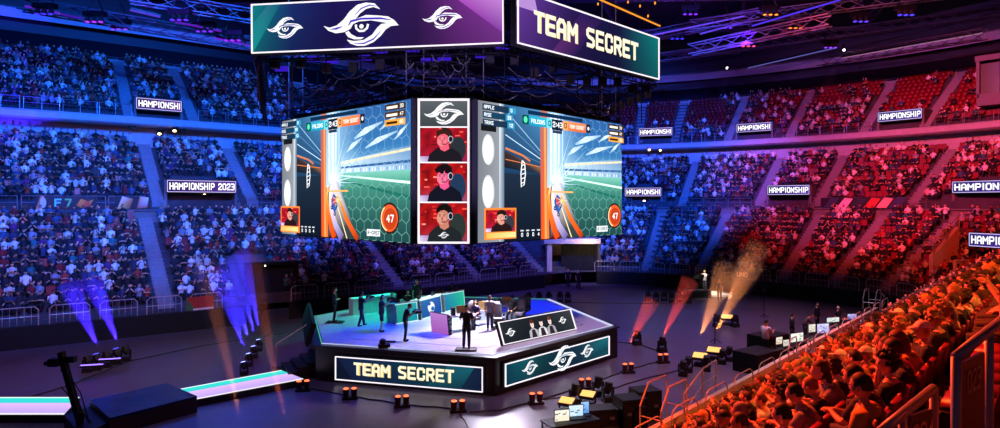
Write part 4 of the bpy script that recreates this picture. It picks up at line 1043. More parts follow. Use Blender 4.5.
for i in range(3):
    a, c = core[i], core[i+1]
    for t in range(12):
        p = a.lerp(c, (t+.5)/12); q = a.lerp(c, min(1, (t+3.2)/12)); z = 13.3+rr.uniform(-.1, 1.5); n_ = V((0, -.25, 0))
        MB().tube([(p.x, p.y-34-.35, z), (p.x*.75+q.x*.25, p.y*.75+q.y*.25-34.4, z-.28), (p.x*.5+q.x*.5, p.y*.5+q.y*.5-34.4, z-.36), (p.x*.25+q.x*.75, p.y*.25+q.y*.75-34.4, z-.26), (q.x, q.y-34-.35, z+rr.uniform(-.1, .1))], .022, 5).build('cable', steel, rig)
for i in range(3):
    a, c = hexr[i], hexr[(i+1) % 6]
    for t in range(9):
        p = a.lerp(c, (t+.5)/9); MB().box((p.x, p.y-34+.8, 14.6+rr.uniform(-.3, .2)), (.4, .35, .45)).tube([(p.x, p.y-34+.6, 14.9), (p.x, p.y-34+.6, 15.2)], .03, 5).build('rig_speaker', blackp, rig)
# purple accents lit inside the rig and the warm tube over the name banner
pg = glow('violet_tube', '4420e0', .6)
for i in range(10):
    p = P(290+i*23+rr.uniform(-9, 9), 60+rr.uniform(-6, 9)-i, 36.5)
    o = thing('violet_fixture', 'small violet light fixture inside the hanging rig', 'light fixture', p, group='violet fixtures in the rig')
    MB().box((0, 0, 0), (.8, .06, .3)).build('lens', pg, o); MB().box((0, .1, .05), (.6, .16, .3)).build('housing', blackp, o)
wt = thing('warm_light_tube', 'thin warm yellow light tube above the gold lettered banner', 'light tube', P(560, -18, 28.5))
q = P(660, 26, 36.5)-P(560, -18, 28.5)
MB().tube([(0, 0, 0), q], .045, 8).build('tube', glow('amber_tube', 'ff9a30', 1.0), wt); MB().beam((0, .15, .1), q+V((0, .15, .1)), .15).build('holder', dark_metal, wt)
for i, (x, y) in enumerate(((640, 6), (655, 3), (628, 2), (648, 16), (598, 4))):
    o = thing('amber_lamp', f'small amber lamp over the gold lettered banner, {ordw(i+1)} of five', 'lamp', P(x, y, 38+i*.3))
    MB().sphere((0, 0, 0), (.05, .05, .1), 10, 8).build('bulb', glow('amber_bulb', 'ff9a30', 1.2), o); MB().tube([(0, 0, .08), (0, 0, .5)], .05, 8).build('socket', dark_metal, o)

# ================================================================ the roof structure
roof_steel = mat('roof_truss_paint', '4a4650', .5, .3)
roof_truss_lbl = ['wide roof truss crossing high over the far upper tier', 'roof truss crossing over the hanging screens', 'roof truss near the right seats', 'roof truss high above the near crowd', 'roof truss above the left tier', 'roof truss over the middle of the floor', 'roof truss closest over the left crowd']
lines = [((690, 26, 62), (1010, -16, 52)), ((640, 38, 66), (760, 14, 60)), ((600, 66, 78), (1010, 10, 66)), ((820, 62, 74), (985, 34, 58)), ((20, 4, 48), (255, 44, 52)), ((130, -4, 46), (262, 18, 50)), ((690, 50, 60), (830, 20, 52))]
for i, (a, c) in enumerate(lines):
    p, q = P(*a), P(*c); o = thing('roof_truss', roof_truss_lbl[i], 'truss', p)
    b = MB(); truss(b, (0, 0, 0), q-p, .9, .05); b.build('lattice', roof_steel, o)
b = MB()
for k in range(9):
    x = -60+k*15; b.beam((x, -5, 29.6), (x+36, 95, 29.6), .35, 1.0)
for k in range(8): b.beam((-70, 8+k*12, 28.8), (70, 2+k*12, 28.8), .22, .5)
o = b.build('roof_girders', roof_steel); o['kind'] = 'structure'
rigs = [(725, 22, 62), (748, 40, 60), (677, 33, 64), (795, 22, 60), (830, 42, 66), (770, 8, 55), (860, 15, 56), (905, 8, 52), (95, 14, 47), (120, 22, 50), (233, 33, 50), (180, 12, 46), (45, 6, 46), (205, 24, 50), (690, 8, 58), (640, 50, 70)]
bc = ['6a2aff', 'ff4a80', '3a30ff', 'ff7a30', '8a3aff', 'ff8a30', '5a3aff', '4a3aff', '9a30ff', '7a3aff', '8a2aff', '5a2aff', '3a2aff', '6a2aff', '7a2af0', '4a40ff']
for i, (x, y, D) in enumerate(rigs):
    p = P(x, y, D); o = thing('roof_spotlight', f'spotlight cluster hung from the roof, {ordw(i+1)} along from the upper right' if 0 else f'hanging {"violet" if bc[i][4:] == "ff" else "orange"} roof light cluster', 'light fixture', p, group='coloured light clusters under the roof')
    MB().box((0, 0, 0), (1.6, .5, .35)).tube([(-.6, 0, .2), (0, 0, 1.6), (.6, 0, .2)], .05, 5).build('bracket', dark_metal, o)
    for k in (-.5, 0, .5):
        h_ = MB().tube([(k, 0, -.15), (k, -.1, -.6)], [.12, .2], 8).build('lamp_head', blackp, o)
        MB().sphere((k, -.12, -.62), (.17, .17, .06), 8, 5).build('lens', glow('lens_'+bc[i], bc[i], 1.6), h_)
    # long coloured tube beside each cluster
neon = [((640, 38, 64), (745, 16, 60), '7a4aff'), ((752, 26, 60), (840, 0, 54), '5a3aff'), ((748, 68, 74), (835, 48, 66), '5a58a8'), ((842, 58, 70), (982, 33, 58), 'a06a8a'), ((25, 6, 47), (120, 26, 50), '6a20d8'), ((60, 14, 48), (130, 28, 50), '4a18b0'), ((175, 22, 49), (235, 34, 51), '6a18c0'), ((215, 38, 52), (262, 48, 53), '7a20e0'), ((745, 22, 60), (700, 34, 62), '6a4aff'), ((130, 10, 46), (160, 17, 47), '5a40e0')]
for i, (a, c, col) in enumerate(neon):
    p, q = P(*a), P(*c)-P(*a); o = thing('roof_light_bar', f'long thin light bar under the roof, {ordw(i+1)} of the coloured bars', 'light bar', p, group='long coloured light bars under the roof')
    o['label'] = 'long thin violet light bar slung under the dark roof'
    MB().tube([(0, 0, 0), q], .07, 6).build('tube', glow('bar_'+col, col, .8), o); MB().beam((0, .1, .12), q+V((0, .1, .12)), .2).build('holder', dark_metal, o)
# gallery box at the right edge
p = P(983, 68, 58); o = thing('press_box', 'glazed press box with a pale band at the right edge of the upper tier', 'press box', p, math.radians(-52))
MB().box((3.5, 1.5, -2.9), (8, 3, 1.1)).box((3.5, 1.5, .9), (8.2, 3.2, .5)).box((-.4, 1.5, -1.), (.25, 3, 3.4)).build('box_shell', mat('box_paint', '5d5a62', .6), o)
MB().box((3.5, .4, -1), (7.6, .06, 2.9)).build('glazing', mat('yellow_dark_glass', '4a4420', .2), o)
for k in range(3): MB().box((1.2+k*2.6, .3, -1), (.12, .12, 2.9)).build('mullion', dark_metal, o)
# ================================================================ the stage
ZS = 1.62
HEXS = [V((-.2, 26.1, 0)), V((6.1, 32.7, 0)), V((3.4, 42.0, 0)), V((-5.5, 43.5, 0)), V((-10.7, 35.4, 0)), V((-8.3, 28.4, 0))]
def stage_top_mat():
    m = mat('stage_deck_gloss', 'b8b4c6', .25, noise=.06, scale=3, spec=.6); return m
stage = thing('stage_platform', 'black hexagonal stage with glossy pale deck under the hanging screens', 'stage')
b = MB(); b.prism([(p.x, p.y) for p in HEXS], 0, ZS-.08); b.build('skirt', mat('stage_skirt_wood', '16100f', .35, noise=.3, scale=3), stage)
sc_ = sum(HEXS, V())/6
b = MB(); b.prism([((p.x-sc_.x)*1.012+sc_.x, (p.y-sc_.y)*1.012+sc_.y) for p in HEXS], ZS-.1, ZS-.02); b.build('deck_edge', mat('stage_edge', '2a2426', .3), stage)
b = MB(); b.prism([((p.x-sc_.x)*.955+sc_.x, (p.y-sc_.y)*.955+sc_.y) for p in HEXS], ZS-.02, ZS); b.build('deck', stage_top_mat(), stage)
def edge(a, c, t): return a.lerp(c, t)
strip = glow('deck_strip_white', 'd8dcff', .8); strip_t = glow('deck_strip_teal', '5ae0c8', .6)
def inset(p, k=.965): return V(((p.x-sc_.x)*k+sc_.x, (p.y-sc_.y)*k+sc_.y, 0))
for i, (a, c, m_) in enumerate(((0, 1, strip), (1, 2, strip), (2, 3, strip_t), (3, 4, strip_t), (4, 5, strip_t), (5, 0, strip))):
    p, q = inset(HEXS[a]), inset(HEXS[c]); w_ = .2 if a == 1 else .035
    MB().beam(p+V((0, 0, ZS+.01)), q+V((0, 0, ZS+.01)), w_, .03).build('edge_light', m_, stage)
for f in (.62, .8):
    q = [V(((p.x-sc_.x)*f+sc_.x, (p.y-sc_.y)*f+sc_.y, ZS+.006)) for p in HEXS]; b = MB()
    for i in range(6): b.beam(q[i], q[(i+1) % 6], .05, .006)
    b.build('deck_seam', mat('deck_seam_grey', '6a6878', .4), stage)
def front_bg(A, W, H):
    A.grid(0, 0, W, H, 10, 2, banner_bg(['121a38', '16284a', '102c44', '0e3a4c', '123448', '141e3c'])); A.poly([(W*.62, 0), (W*.78, H), (W*.95, H), (W*.85, 0)], ['123a4a', '1a5060', '185a68', '103040']); A.poly([(0, H), (W*.12, 0), (0, 0)], '0c1428')
def stage_name(A, W, H):
    front_bg(A, W, H); write(A, 'TEAM SECRET', W*.465, H*.24, H*.54, 'e8c878', w=1.65, sp=2.25, center=True, wide=.93); A.k += 2
    write(A, 'TEAM SECRET', W*.465-.012, H*.245+.012, H*.53, 'fff6d0', w=1.4, sp=2.32, center=True, wide=.93)
def stage_logos(A, W, H):
    A.grid(0, 0, W, H, 10, 2, banner_bg(['0e3a4c', '145a62', '12383e', '103040', '1a3044', '165058', '1a5a66'])); A.poly([(W*.7, 0), (W*.8, H), (W, H), (W, H*.3)], ['1a2a40', '204a5a', '1a6a74', '12404e'])
    logo(A, W*.215, H*.5, W*.14, 'f4f6fa', '9aa0c0'); logo(A, W*.515, H*.5, W*.27, 'f4f6fa', '9aa0c0'); logo(A, W*.76, H*.52, W*.14, 'f4f6fa', '9aa0c0')
def on_edge(a, c, t, o=.06):
    p = a.lerp(c, t); u = (c-a).normalized(); n = V((u.y, -u.x, 0)); return p+n*o
def panel_on(name, label, p, q, z, h, paint, m=LED, **k):
    p = V((p.x, p.y, z)); q = V((q.x, q.y, z)); return screen_thing(name, label, p, q, h, m, paint, frame_glow, .035, .06, 'led panel', **k)
panel_on('stage_name_panel', 'led panel on the stage front reading TEAM SECRET', on_edge(HEXS[5], HEXS[0], .13, .1), on_edge(HEXS[5], HEXS[0], .943, .1), .17, 1.04, stage_name)
panel_on('stage_emblem_panel', 'led panel on the right stage front with three white emblems', on_edge(HEXS[0], HEXS[1], .044, .1), on_edge(HEXS[0], HEXS[1], .885, .1), .33, .96, stage_logos)
def trio(A, W, H):
    A.grid(0, 0, W, H, 6, 2, banner_bg(['2a3034', '1e2428', '22282c', '3a4044'])); logo(A, W*.13, H*.48, W*.13, 'f2f4f6'); logo(A, W*.85, H*.55, W*.12, 'f2f4f6')
    for q, x in enumerate((.42, .54, .66)):
        A.poly([(W*(x-.065), .06), (W*(x-.055), H*.35), (W*(x-.02), H*.45), (W*(x+.02), H*.45), (W*(x+.055), H*.35), (W*(x+.065), .06)], ('b8b4c0', 'e0dce4', 'a8a4b0')[q]); A.poly([(W*(x-.035), .06), (W*(x-.02), H*.4), (W*(x+.02), H*.4), (W*(x+.035), .06)], '30262c')
        A.ell(W*x, H*.63, W*.023, H*.17, 'f0d8d0'); A.ell(W*x, H*.77, W*.026, H*.1, ('5a2a24', '2a2024', '6a3a2a')[q]); A.ell(W*x, H*.6, W*.004, H*.02, '7a3030', 6)
pr = panel_on('trio_panel', 'tilted led panel on the stage rim showing three players between emblems', G(502.5, 346, ZS), G(575, 330, ZS), ZS+.02, 1.04, trio, lean=.38)
wp = thing('leaning_panel', 'black back of a tilted led panel on the left stage rim', 'led panel'); L_ = basis(wp, G(311, 321, ZS)+V((-.5, 0, 0)), G(322, 345.5, ZS)+V((-.75, 0, 0)), .3)
MB().box((L_/2, .5, -.08), (L_, 1.05, .14)).build('housing', blackp, wp); A = Art(); A.grid(.05, .05, L_-.05, 1.0, 6, 2, banner_bg(['0c2a2a', '0c1a2a', '0a101c'])); A.build('display', LED_LO, wp, z=.02)
b = MB()
for k in range(4): b.beam((.4+k*(L_-.8)/3, .05, -.2), (.4+k*(L_-.8)/3, .95, -.2), .08)
b.build('back_struts', dark_metal, wp)
# steps up to the stage
st = thing('stage_steps', 'black wooden steps climbing to the left corner of the stage', 'steps', G(300, 374, 0), math.radians(28))
for k in range(5): MB().box((-.9+.42*k, 0, .16+.16*k-.16*(k+1)/2+ .0), (.42, 2.0, .32*(k+1)/1.0*.5+.16)).build('step', mat('step_black', '120f10', .5), st)
MB().tube([(-.9, 1.05, .3), (-.9, 1.05, 1.3), (.9, 1.05, 2.3), (.9, 1.05, 1.2)], .025, 8).build('handrail', strip_t if 0 else rail_mat, st)
# ---------------------------------------------------------------- desk of the casters
desk = thing('presenter_desk', 'long three section presenter desk with glowing teal and blue fronts', 'desk')
def quadpanel(parent, name, p, q, h, paint, m=LED, back=.1):
    r = bpy.data.objects.new(name, None); link(r, parent); W = basis(r, p, q, .12); A = Art(.003); paint(A, W, h)
    o = A.build(name, m, None); o.matrix_world = r.matrix_world.copy(); o.parent = parent; M = r.matrix_world.copy(); bpy.data.objects.remove(r)
    o.matrix_world = M; o.location = o.location+M.to_3x3() @ V((0, 0, .02)); return o, M, W
def dp(c0, c1, emb=False):
    def f(A, W, H):
        A.grid(0, 0, W, H, 5, 3, lambda u, v: lerpc(lerpc(hexc(c0), hexc(c1), u), (.9, 1, 1), .12*v)); frame_art(A, 0, 0, W, H, .035, 'c8fff4')
        if emb: A.ell(W*.5, H*.5, W*.16, H*.3, 'e8f4ff', 20); A.ell(W*.56, H*.4, W*.08, H*.12, '2060b0', 14); A.ell(W*.42, H*.7, W*.07, H*.09, '2060b0', 12)
    return f
segs = [((396, 324), (418, 320.5), dp('14907c', '128aa0')), ((421, 319.5), (442, 313), dp('1a5a9c', '1a48a0', True)), ((444.5, 312), (465, 307), dp('1470a0', '18b088'))]
tops = []
for a, c, f in segs:
    p, q = G(*a, ZS), G(*c, ZS); _, M, W = quadpanel(desk, 'front_panel', p, q, 1.02, f)
    tops += [M @ V((0, 1.02, 0)), M @ V((W, 1.02, 0))]
    o = MB().box((W/2, .51, -.08), (W, 1.0, .1)).build('carcass', mat('white_laminate', 'c8ccd2', .35), desk); o.matrix_world = M
    o = MB().box((W/2, 1.05, -.35), (W+.15, .05, .8)).build('desk_top', mat('desk_top_white', 'd8dade', .3), desk); o.matrix_world = M
    o = MB().box((-.06, .5, -.3), (.08, 1.02, .75)).box((-.06, .5, -.1), (.14, .9, .4)).build('divider', mat('brushed_divider', '8a8e98', .35, .5), desk); o.matrix_world = M
    for x in (.3, W-.45): 
        o = MB().box((x, 1.2, -.2), (.34, .22, .03)).box((x, 1.1, -.24), (.05, .1, .05)).build('small_monitor', blackp, desk); o.matrix_world = M
lw = thing('low_white_wall', 'low white counter wall behind the people filming on the left of the stage', 'counter', G(351, 315, ZS)); q = G(394, 309, ZS)-G(351, 315, ZS)
MB().beam(V((0, 0, .45)), q+V((0, 0, .45)), .5, .9).build('counter_body', mat('white_laminate', 'c8ccd2', .35), lw); MB().beam(V((0, 0, .92)), q+V((0, 0, .92)), .6, .04).build('counter_top', mat('desk_top_white', 'd8dade', .3), lw)
# lilac case
lc = thing('lilac_panel', 'leaning lilac square panel with a toothed edge beside the gaming desk', 'panel'); L_ = basis(lc, G(432, 331.5, ZS), G(449, 335.5, ZS), -.12)
A = Art(); A.grid(0, 0, L_, 1.0, 3, 3, lambda u, v: lerpc(hexc('b060c8'), hexc('c88ae0'), v)); A.build('panel_face', LED_LO, lc, z=.02)
MB().box((L_/2, .5, -.06), (L_+.04, 1.02, .1)).build('panel_back', blackp, lc); b = MB()
for k in range(6): b.box((L_+.06, .08+k*.17, -.05), (.1, .09, .12))
b.build('toothed_edge', blackp, lc)
# gaming stations
def gaming_chair(loc, rz, label):
    r = thing('gaming_chair', label, 'chair', loc, rz)
    g = mat('gaming_chair_grey', '77707c', .6)
    b = MB(); b.tube([(0, -.26, .45), (0, -.32, .8), (0, -.36, 1.1), (0, -.37, 1.3)], [(.24, .06), (.27, .06), (.24, .05), (.13, .04)], 12); b.build('backrest', g, r, True)
    MB().box((0, 0, .45), (.52, .54, .12), taper=.94).box((-.27, .02, .52), (.08, .5, .1)).box((.27, .02, .52), (.08, .5, .1)).build('seat', g, r)
    for s in (-1, 1): MB().tube([(.3*s, -.15, .46), (.33*s, -.12, .68), (.33*s, .15, .68)], .03, 6).build('armrest', blackp, r)
    b = MB(); b.tube([(0, 0, .4), (0, 0, .1)], .035, 8)
    for k in range(5): a = 2*PI*k/5; b.tube([(0, 0, .12), (.3*math.cos(a), .3*math.sin(a), .06)], .025, 6)
    b.build('base', blackp, r); return r
def station(loc, rz, label, yellow=True):
    r = thing('gaming_desk', label, 'desk', loc, rz)
    MB().box((0, 0, .74), (1.35, .7, .05)).build('desk_top', mat('lilac_top', 'b8a8cc', .4), r)
    for x in (-.6, .6): MB().box((x, 0, .37), (.06, .6, .72)).build('leg', dark_metal, r)
    mo = MB().box((0, -.1, 1.06), (.62, .04, .38)).box((0, -.06, .84), (.06, .05, .16)).box((0, -.06, .78), (.26, .2, .02)).build('monitor', mat('yellow_monitor_back', 'd8b468', .5), r)
    A = Art(); A.rect(-.29, .89, .29, 1.23, ('3060a0', '50a0c0', '80d0ff', '3070c0')); s_ = A.build('monitor_screen', LED, mo); s_.rotation_euler = (math.radians(90), 0, PI); s_.location = (0, -.075, 0)
    MB().box((-.45, .05, .95), (.18, .4, .4)).build('computer', blackp, r); MB().box((0, .22, .775), (.44, .15, .02)).build('keyboard', blackp, r)
    return r
for i, (px, py) in enumerate(((462, 330), (484, 324.5), (507, 319))):
    station(G(px, py, ZS), math.radians(15), ('gaming desk with yellow backed monitor, the one nearest the lilac panel', 'middle gaming desk with yellow backed monitor', 'gaming desk with yellow backed monitor near the blue deck')[i])
for i, (px, py, rz) in enumerate(((474, 327, 200), (498, 328, 190), (519, 322, 160), (524, 318, 150))):
    gaming_chair(G(px, py, ZS), math.radians(rz), ('grey gaming chair behind the man in black facing the stage', 'grey gaming chair behind the end of the trio panel', 'first of two grey gaming chairs beside the blue deck', 'farther of two grey gaming chairs beside the blue deck')[i])
# ---------------------------------------------------------------- people on the stage
def faced(rz): return math.radians(rz)
def marker(px, py, label):
    r = thing('floor_pad', label, 'mat', G(px, py, ZS+.001)); MB().box((0, 0, .03), (.95, .6, .06), taper=.9).build('pad', mat('dark_pad', '141018', .7), r); MB().beam((-.4, .15, .065), (.4, .15, .065), .03).build('tape', mat('tape_grey', '5a5060', .6), r)
marker(335, 322.5, 'dark floor pad under the man in green tinted black at the left rim'); marker(466, 350, 'dark floor pad under the man in black at the front of the stage')
cam_pose = pose(STAND, elr=(.25, .14, 1.2), wrr=(.12, .34, 1.42), ell=(-.25, .14, 1.2), wrl=(-.08, .36, 1.42), head=(0, .05, 1.62))
phone_pose = pose(STAND, elr=(.22, .08, 1.14), wrr=(.1, .3, 1.3), ell=(-.22, .08, 1.14), wrl=(-.04, .3, 1.28), head=(0, .06, 1.61))
fold_pose = pose(STAND, ell=(-.26, .1, 1.15), elr=(.26, .1, 1.15), wrl=(.06, .2, 1.2), wrr=(-.06, .23, 1.16))
step_pose = pose(cam_pose, knl=(-.12, .12, .5), anl=(-.13, .2, .09), knr=(.1, -.02, .5), anr=(.12, -.16, .1))
person('person', 'person in black with folded arms on a dark pad, left stage rim', fold_pose, G(334.5, 321.5, ZS+.06), faced(-75), '14201c', '101614', scale=1.03)
person('person', 'person in black filming, before the low white counter', step_pose, G(361, 326, ZS), faced(-60), '101420', '1a2030', scale=1.02, sleeve='short')
person('person', 'person in black dress with bare legs filming the desk', pose(cam_pose, head=(0, .06, 1.62)), G(381.5, 332, ZS), faced(-80), '181226', '181226', 'long', '140e12', legs='short', scale=1.06)
person('person', 'person in black leaning over a camera near the front left rim', pose(phone_pose, chest=(0, .06, 1.29), neck=(0, .12, 1.45), head=(0, .2, 1.56), shl=(-.18, .08, 1.39), shr=(.18, .08, 1.39), elr=(.22, .16, 1.12), ell=(-.22, .16, 1.12), wrl=(-.05, .38, 1.26), wrr=(.1, .38, 1.28)), G(405.5, 341, ZS), faced(-85), '0e0e14', '14182a', 'short', scale=1.03)
person('person', 'person in black with cap standing on a pad at the stage front, seen from behind', pose(STAND, ell=(-.28, .05, 1.15), elr=(.28, .05, 1.15), wrl=(-.1, .2, 1.1), wrr=(.1, .2, 1.1)), G(466.5, 348.5, ZS+.06), faced(-8), '0c0c10', '0e0e12', 'cap', '0a0a0c', scale=1.08)
person('person', 'person in white and black standing among the gaming desks', STAND, G(490, 330, ZS), faced(190), 'd8d4dc', '26242c', 'short', '8c6a3c', skin=2, scale=1.0)
person('person', 'person in dark top standing behind the presenter desk', STAND, G(417, 312, ZS), faced(180), '1c1a20', '14141a', 'short', 'd8c8a8', skin=2, scale=1.08)
for i, (px, py, l) in enumerate(((392, 316, 'seated at the left end'), (408, 314, 'seated beside the standing person'), (438, 308.5, 'seated at the emblem section'), (452, 305, 'seated near the right end'))):
    person('person', f'presenter in {("brown", "black", "tan", "grey")[i]} top {l} of the presenter desk', SIT, G(px, py, ZS), faced(175), ('5a4030', '16161c', '8a6a50', '6a6670')[i], '16161c', 'short', ('2a1c14', '140e0c', '4a3020', '1a1412')[i], sub=1, scale=1.05)
    sl = thing('stool', f'black desk stool {l} of the presenter desk', 'stool', G(px, py, ZS)); MB().tube([(0, 0, .38), (0, 0, .44)], .2, 14).build('seat', blackp, sl); MB().tube([(0, 0, .38), (0, 0, .03)], .03, 8).tube([(0, 0, 0), (0, 0, .04)], .2, 12).build('pedestal', steel, sl)
for i, (px, py) in enumerate(((475, 326), (512, 321))):
    person('person', ('player in violet jersey seated beside the man in black', 'player in dark jersey seated before the grey chairs')[i], SIT, G(px, py, ZS), faced(160), ('4a3a6a', '22222c')[i], '16161c', 'curly' if i else 'short', '140e0c', scale=1.05)
def hand_camera(loc, rz, label):
    r = thing('video_camera', label, 'camera', loc, rz); MB().box((0, 0, 0), (.14, .3, .14)).box((0, .02, .11), (.04, .2, .04)).build('body', blackp, r); MB().tube([(0, .14, 0), (0, .28, 0)], [.05, .06], 10).build('lens', dark_metal, r); MB().box((-.12, 0, .06), (.1, .02, .08)).build('viewfinder', blackp, r)
def held(px, py, z, rz, fwd, up, label):
    g = G(px, py, z); a = faced(rz); hand_camera(g+V((-math.sin(a)*fwd, math.cos(a)*fwd, up)), a, label)
held(361, 326, ZS, -60, .42, 1.47, 'black camera held by the person before the white counter'); held(381.5, 332, ZS, -80, .44, 1.52, 'black camera held up by the person in a dress'); held(405.5, 341, ZS, -85, .46, 1.33, 'black camera held low by the leaning person')
cm = thing('floor_camera', 'small black remote camera lying on the front stage rim', 'camera', G(384, 347.5, ZS), .3)
MB().box((0, 0, .08), (.5, .35, .16)).build('base', blackp, cm); MB().sphere((-.05, 0, .26), (.16, .16, .15), 12, 8).build('head', blackp, cm, True); MB().tube([(.1, 0, .26), (.5, -.05, .24)], .05, 8).build('arm', blackp, cm)

# ---------------------------------------------------------------- walkway, riser, crane on the left
def walk(label, pts_top, pts_bot):
    z = .3; T = [G(*p, z) for p in pts_top]; B_ = [G(*p, z) for p in pts_bot]
    r = thing('led_walkway', label, 'walkway'); poly = [(p.x, p.y) for p in T]+[(p.x, p.y) for p in B_[::-1]]
    if sum(poly[i][0]*poly[(i+1) % 4][1]-poly[(i+1) % 4][0]*poly[i][1] for i in range(4)) < 0: poly = poly[::-1]
    MB().prism(poly, 0, z-.02).build('base', blackp, r)
    me = MB(); 
    A = Art(); A.eps = 0
    def L2(a, b, t): return (a.x+(b.x-a.x)*t, a.y+(b.y-a.y)*t)
    o = None
    for j, (t0, t1, c0, c1) in enumerate(((0, .06, 'f0fffc', 'f0fffc'), (.06, .36, '30e0d0', '40d0d8'), (.36, .97, 'e0b8f0', 'b8a0f0'), (.92, 1., 'ffffff', 'ffffff'))):
        q = [L2(T[0], B_[0], t1), L2(T[1], B_[1], t1), L2(T[1], B_[1], t0), L2(T[0], B_[0], t0)]; A.poly(q, [c1, c1, c0, c0])
    A.build('display', LED, r, z=z)
walk('glowing teal and lilac floor walkway leaving the picture at left', [(-60, 397), (80, 397)], [(-75, 414.5), (64, 414.5)])
walk('glowing teal and lilac floor walkway leading to the stage steps', [(176, 389.5), (281, 370)], [(190, 400.5), (304, 379)])
rs = thing('black_riser', 'low glossy black riser between the two glowing walkways', 'riser')
z = .62; q = [G(90, 400, z), G(167, 383, z), G(197, 396, z), G(110, 418, z)]; poly = [(p.x, p.y) for p in q][::-1]
MB().prism(poly, 0, z-.08).build('box_body', blackp, rs); MB().prism(poly, z-.08, z).build('top_sheet', mat('shiny_foil', '1c2850', .22, .8, bump=.9, scale=2.5), rs)
lt = thing('cable_ramp', 'black sloping case in front of the crane', 'case'); q = [G(64, 416, .4), G(95, 405, .4), G(120, 418, .4), G(80, 436, .4)]
MB().prism([(p.x, p.y) for p in q][::-1], 0, .4).build('case_body', blackp, lt); MB().prism([(p.x*.999, p.y) for p in q][::-1], .4, .43).build('case_lid', dark_metal, lt)
jb = thing('camera_crane', 'dark camera crane with cables rising at the lower left', 'camera crane', G(80, 436, 0))
base = G(80, 436, 0); tip = P(61, 352, base.y+.2)-base; mid_ = P(70, 395, base.y)-base
MB().box((0, 0, .12), (1.0, .8, .24)).tube([(0, 0, .1), (0, 0, .8)], .12, 10).build('base', blackp, jb)
MB().beam((0, 0, .5), tip, .16, .2).build('arm', dark_metal, jb); MB().beam((.25, .1, .4), tip-V((0, 0, .6)), .03).beam((.45, .1, .3), tip-V((0, 0, 1.2)), .03).tube([(.4, 0, .2), mid_+V((.35, 0, .1)), tip-V((-.1, 0, .5))], .02, 5).build('cables', blackp, jb)
MB().box(tip+V((-.2, 0, -.35)), (.34, .3, .26)).tube([tip+V((-.35, 0, -.35)), tip+V((-.55, 0, -.4))], .08, 10).build('camera_head', blackp, jb); MB().box(tip+V((.35, 0, -.25)), (.3, .2, .2)).build('counterweight', dark_metal, jb)

# ---------------------------------------------------------------- lights standing on the floor
haze_i = 0
def beam_haze(p, q, r0, r1, col, energy, dens=.02, label='beam', lamp=True):
    """a shaft of stage haze lit by the spot lamp at its foot"""
    p = V(p); q = V(q); L = (q-p).length
    if lamp:
        ld = bpy.data.lights.new('floor_spot', 'SPOT'); ld.energy = energy; ld.color = lin(hexc(col)); ld.spot_size = 2*math.atan2(r1-r0, L)*1.25+.02; ld.spot_blend = .3; ld.shadow_soft_size = .05
        o = bpy.data.objects.new('floor_spot', ld); COL.objects.link(o); o.location = p-(q-p).normalized()*.1; o.rotation_euler = (p-q).to_track_quat('Z', 'Y').to_euler()
    n = f'stage_haze_{col}_{dens}'
    if n not in MATS:
        m = bpy.data.materials.new(n); m.use_nodes = True; nt = m.node_tree; nt.nodes.clear()
        s = nt.nodes.new('ShaderNodeVolumeScatter'); s.inputs['Density'].default_value = dens; s.inputs['Anisotropy'].default_value = .2; s.inputs['Color'].default_value = (.9, .9, .95, 1)
        oo = nt.nodes.new('ShaderNodeOutputMaterial'); nt.links.new(s.outputs[0], oo.inputs['Volume']); MATS[n] = m
    u = (q-p).normalized()
    o = MB().tube([p+u*.12, q], [r0, r1], 16).build('stage_haze', MATS[n], None, True)
    tag(o, label, 'haze', kind='stuff')
lamp_red = glow('lamp_red_hot', 'ff6840', 2.4); lamp_case = mat('lamp_case_red', '3a0e0a', .5)
def uplight(px, py, label):
    r = thing('floor_uplight', label, 'floor light', G(px, py, 0), .2)
    MB().box((0, 0, .05), (.62, .3, .1)).build('base', blackp, r)
    for s in (-1, 1):
        h = MB().tube([(.16*s, 0, .1), (.16*s, 0, .42)], [.11, .13], 10).build('lamp_head', lamp_case, r); MB().sphere((.16*s, -.02, .43), (.11, .11, .05), 10, 6).build('lens', lamp_red, h)
        MB().beam((.16*s, .14, .08), (.16*s, .14, .3), .04).build('yoke', blackp, r)
UP = [((303, 391), 'twin red floor light at the foot of the stage steps'), ((350, 399), 'twin red floor light below the left of the TEAM SECRET stage panel'), ((402, 407), 'twin red floor light below the middle of the TEAM SECRET stage panel'), ((458, 412), 'twin red floor light below the right of the TEAM SECRET stage panel'),
      ((536, 404), 'twin red floor light below the left emblem of the stage panel'), ((585, 389), 'twin red floor light below the right emblem of the stage panel'), ((628, 373), 'twin red floor light right of the stage, the nearer of two'), ((663, 363), 'twin red floor light right of the stage, the farther of two')]
for (x, y), l in UP: uplight(x, y, l)
def moving_head(loc, rz, label, lens, tiltv=(0, .2, 1), group=None, s=1.):
    r = thing('moving_head_light', label, 'stage light', loc, rz, group); r.scale = (s, s, s); t = V(tiltv).normalized()
    MB().box((0, 0, .1), (.42, .36, .2), taper=.9).build('base', blackp, r)
    for x in (-1, 1): MB().beam((.19*x, 0, .18), (.19*x, 0, .55), .06, .14).build('yoke', blackp, r)
    c = V((0, 0, .5)); h = MB().tube([c-t*.2, c-t*.05, c+t*.22], [.1, .15, .15], 12).build('head', blackp, r)
    if lens: MB().tube([c+t*.22, c+t*.235], .125, 12).build('lens', lens, h)
    return r
blue_lens = glow('lens_blue', '4a50ff', 6.)
for i, (x, y) in enumerate(((88, 372), (97, 370), (107, 367), (117, 364), (126, 361))):
    moving_head(G(x, y, 0), .3, f'moving head light in the dark cluster left of the walkway, {ordw(i+1)} from the left', blue_lens if i in (1, 3) else None, (-.3, .3, 1), s=1.05)
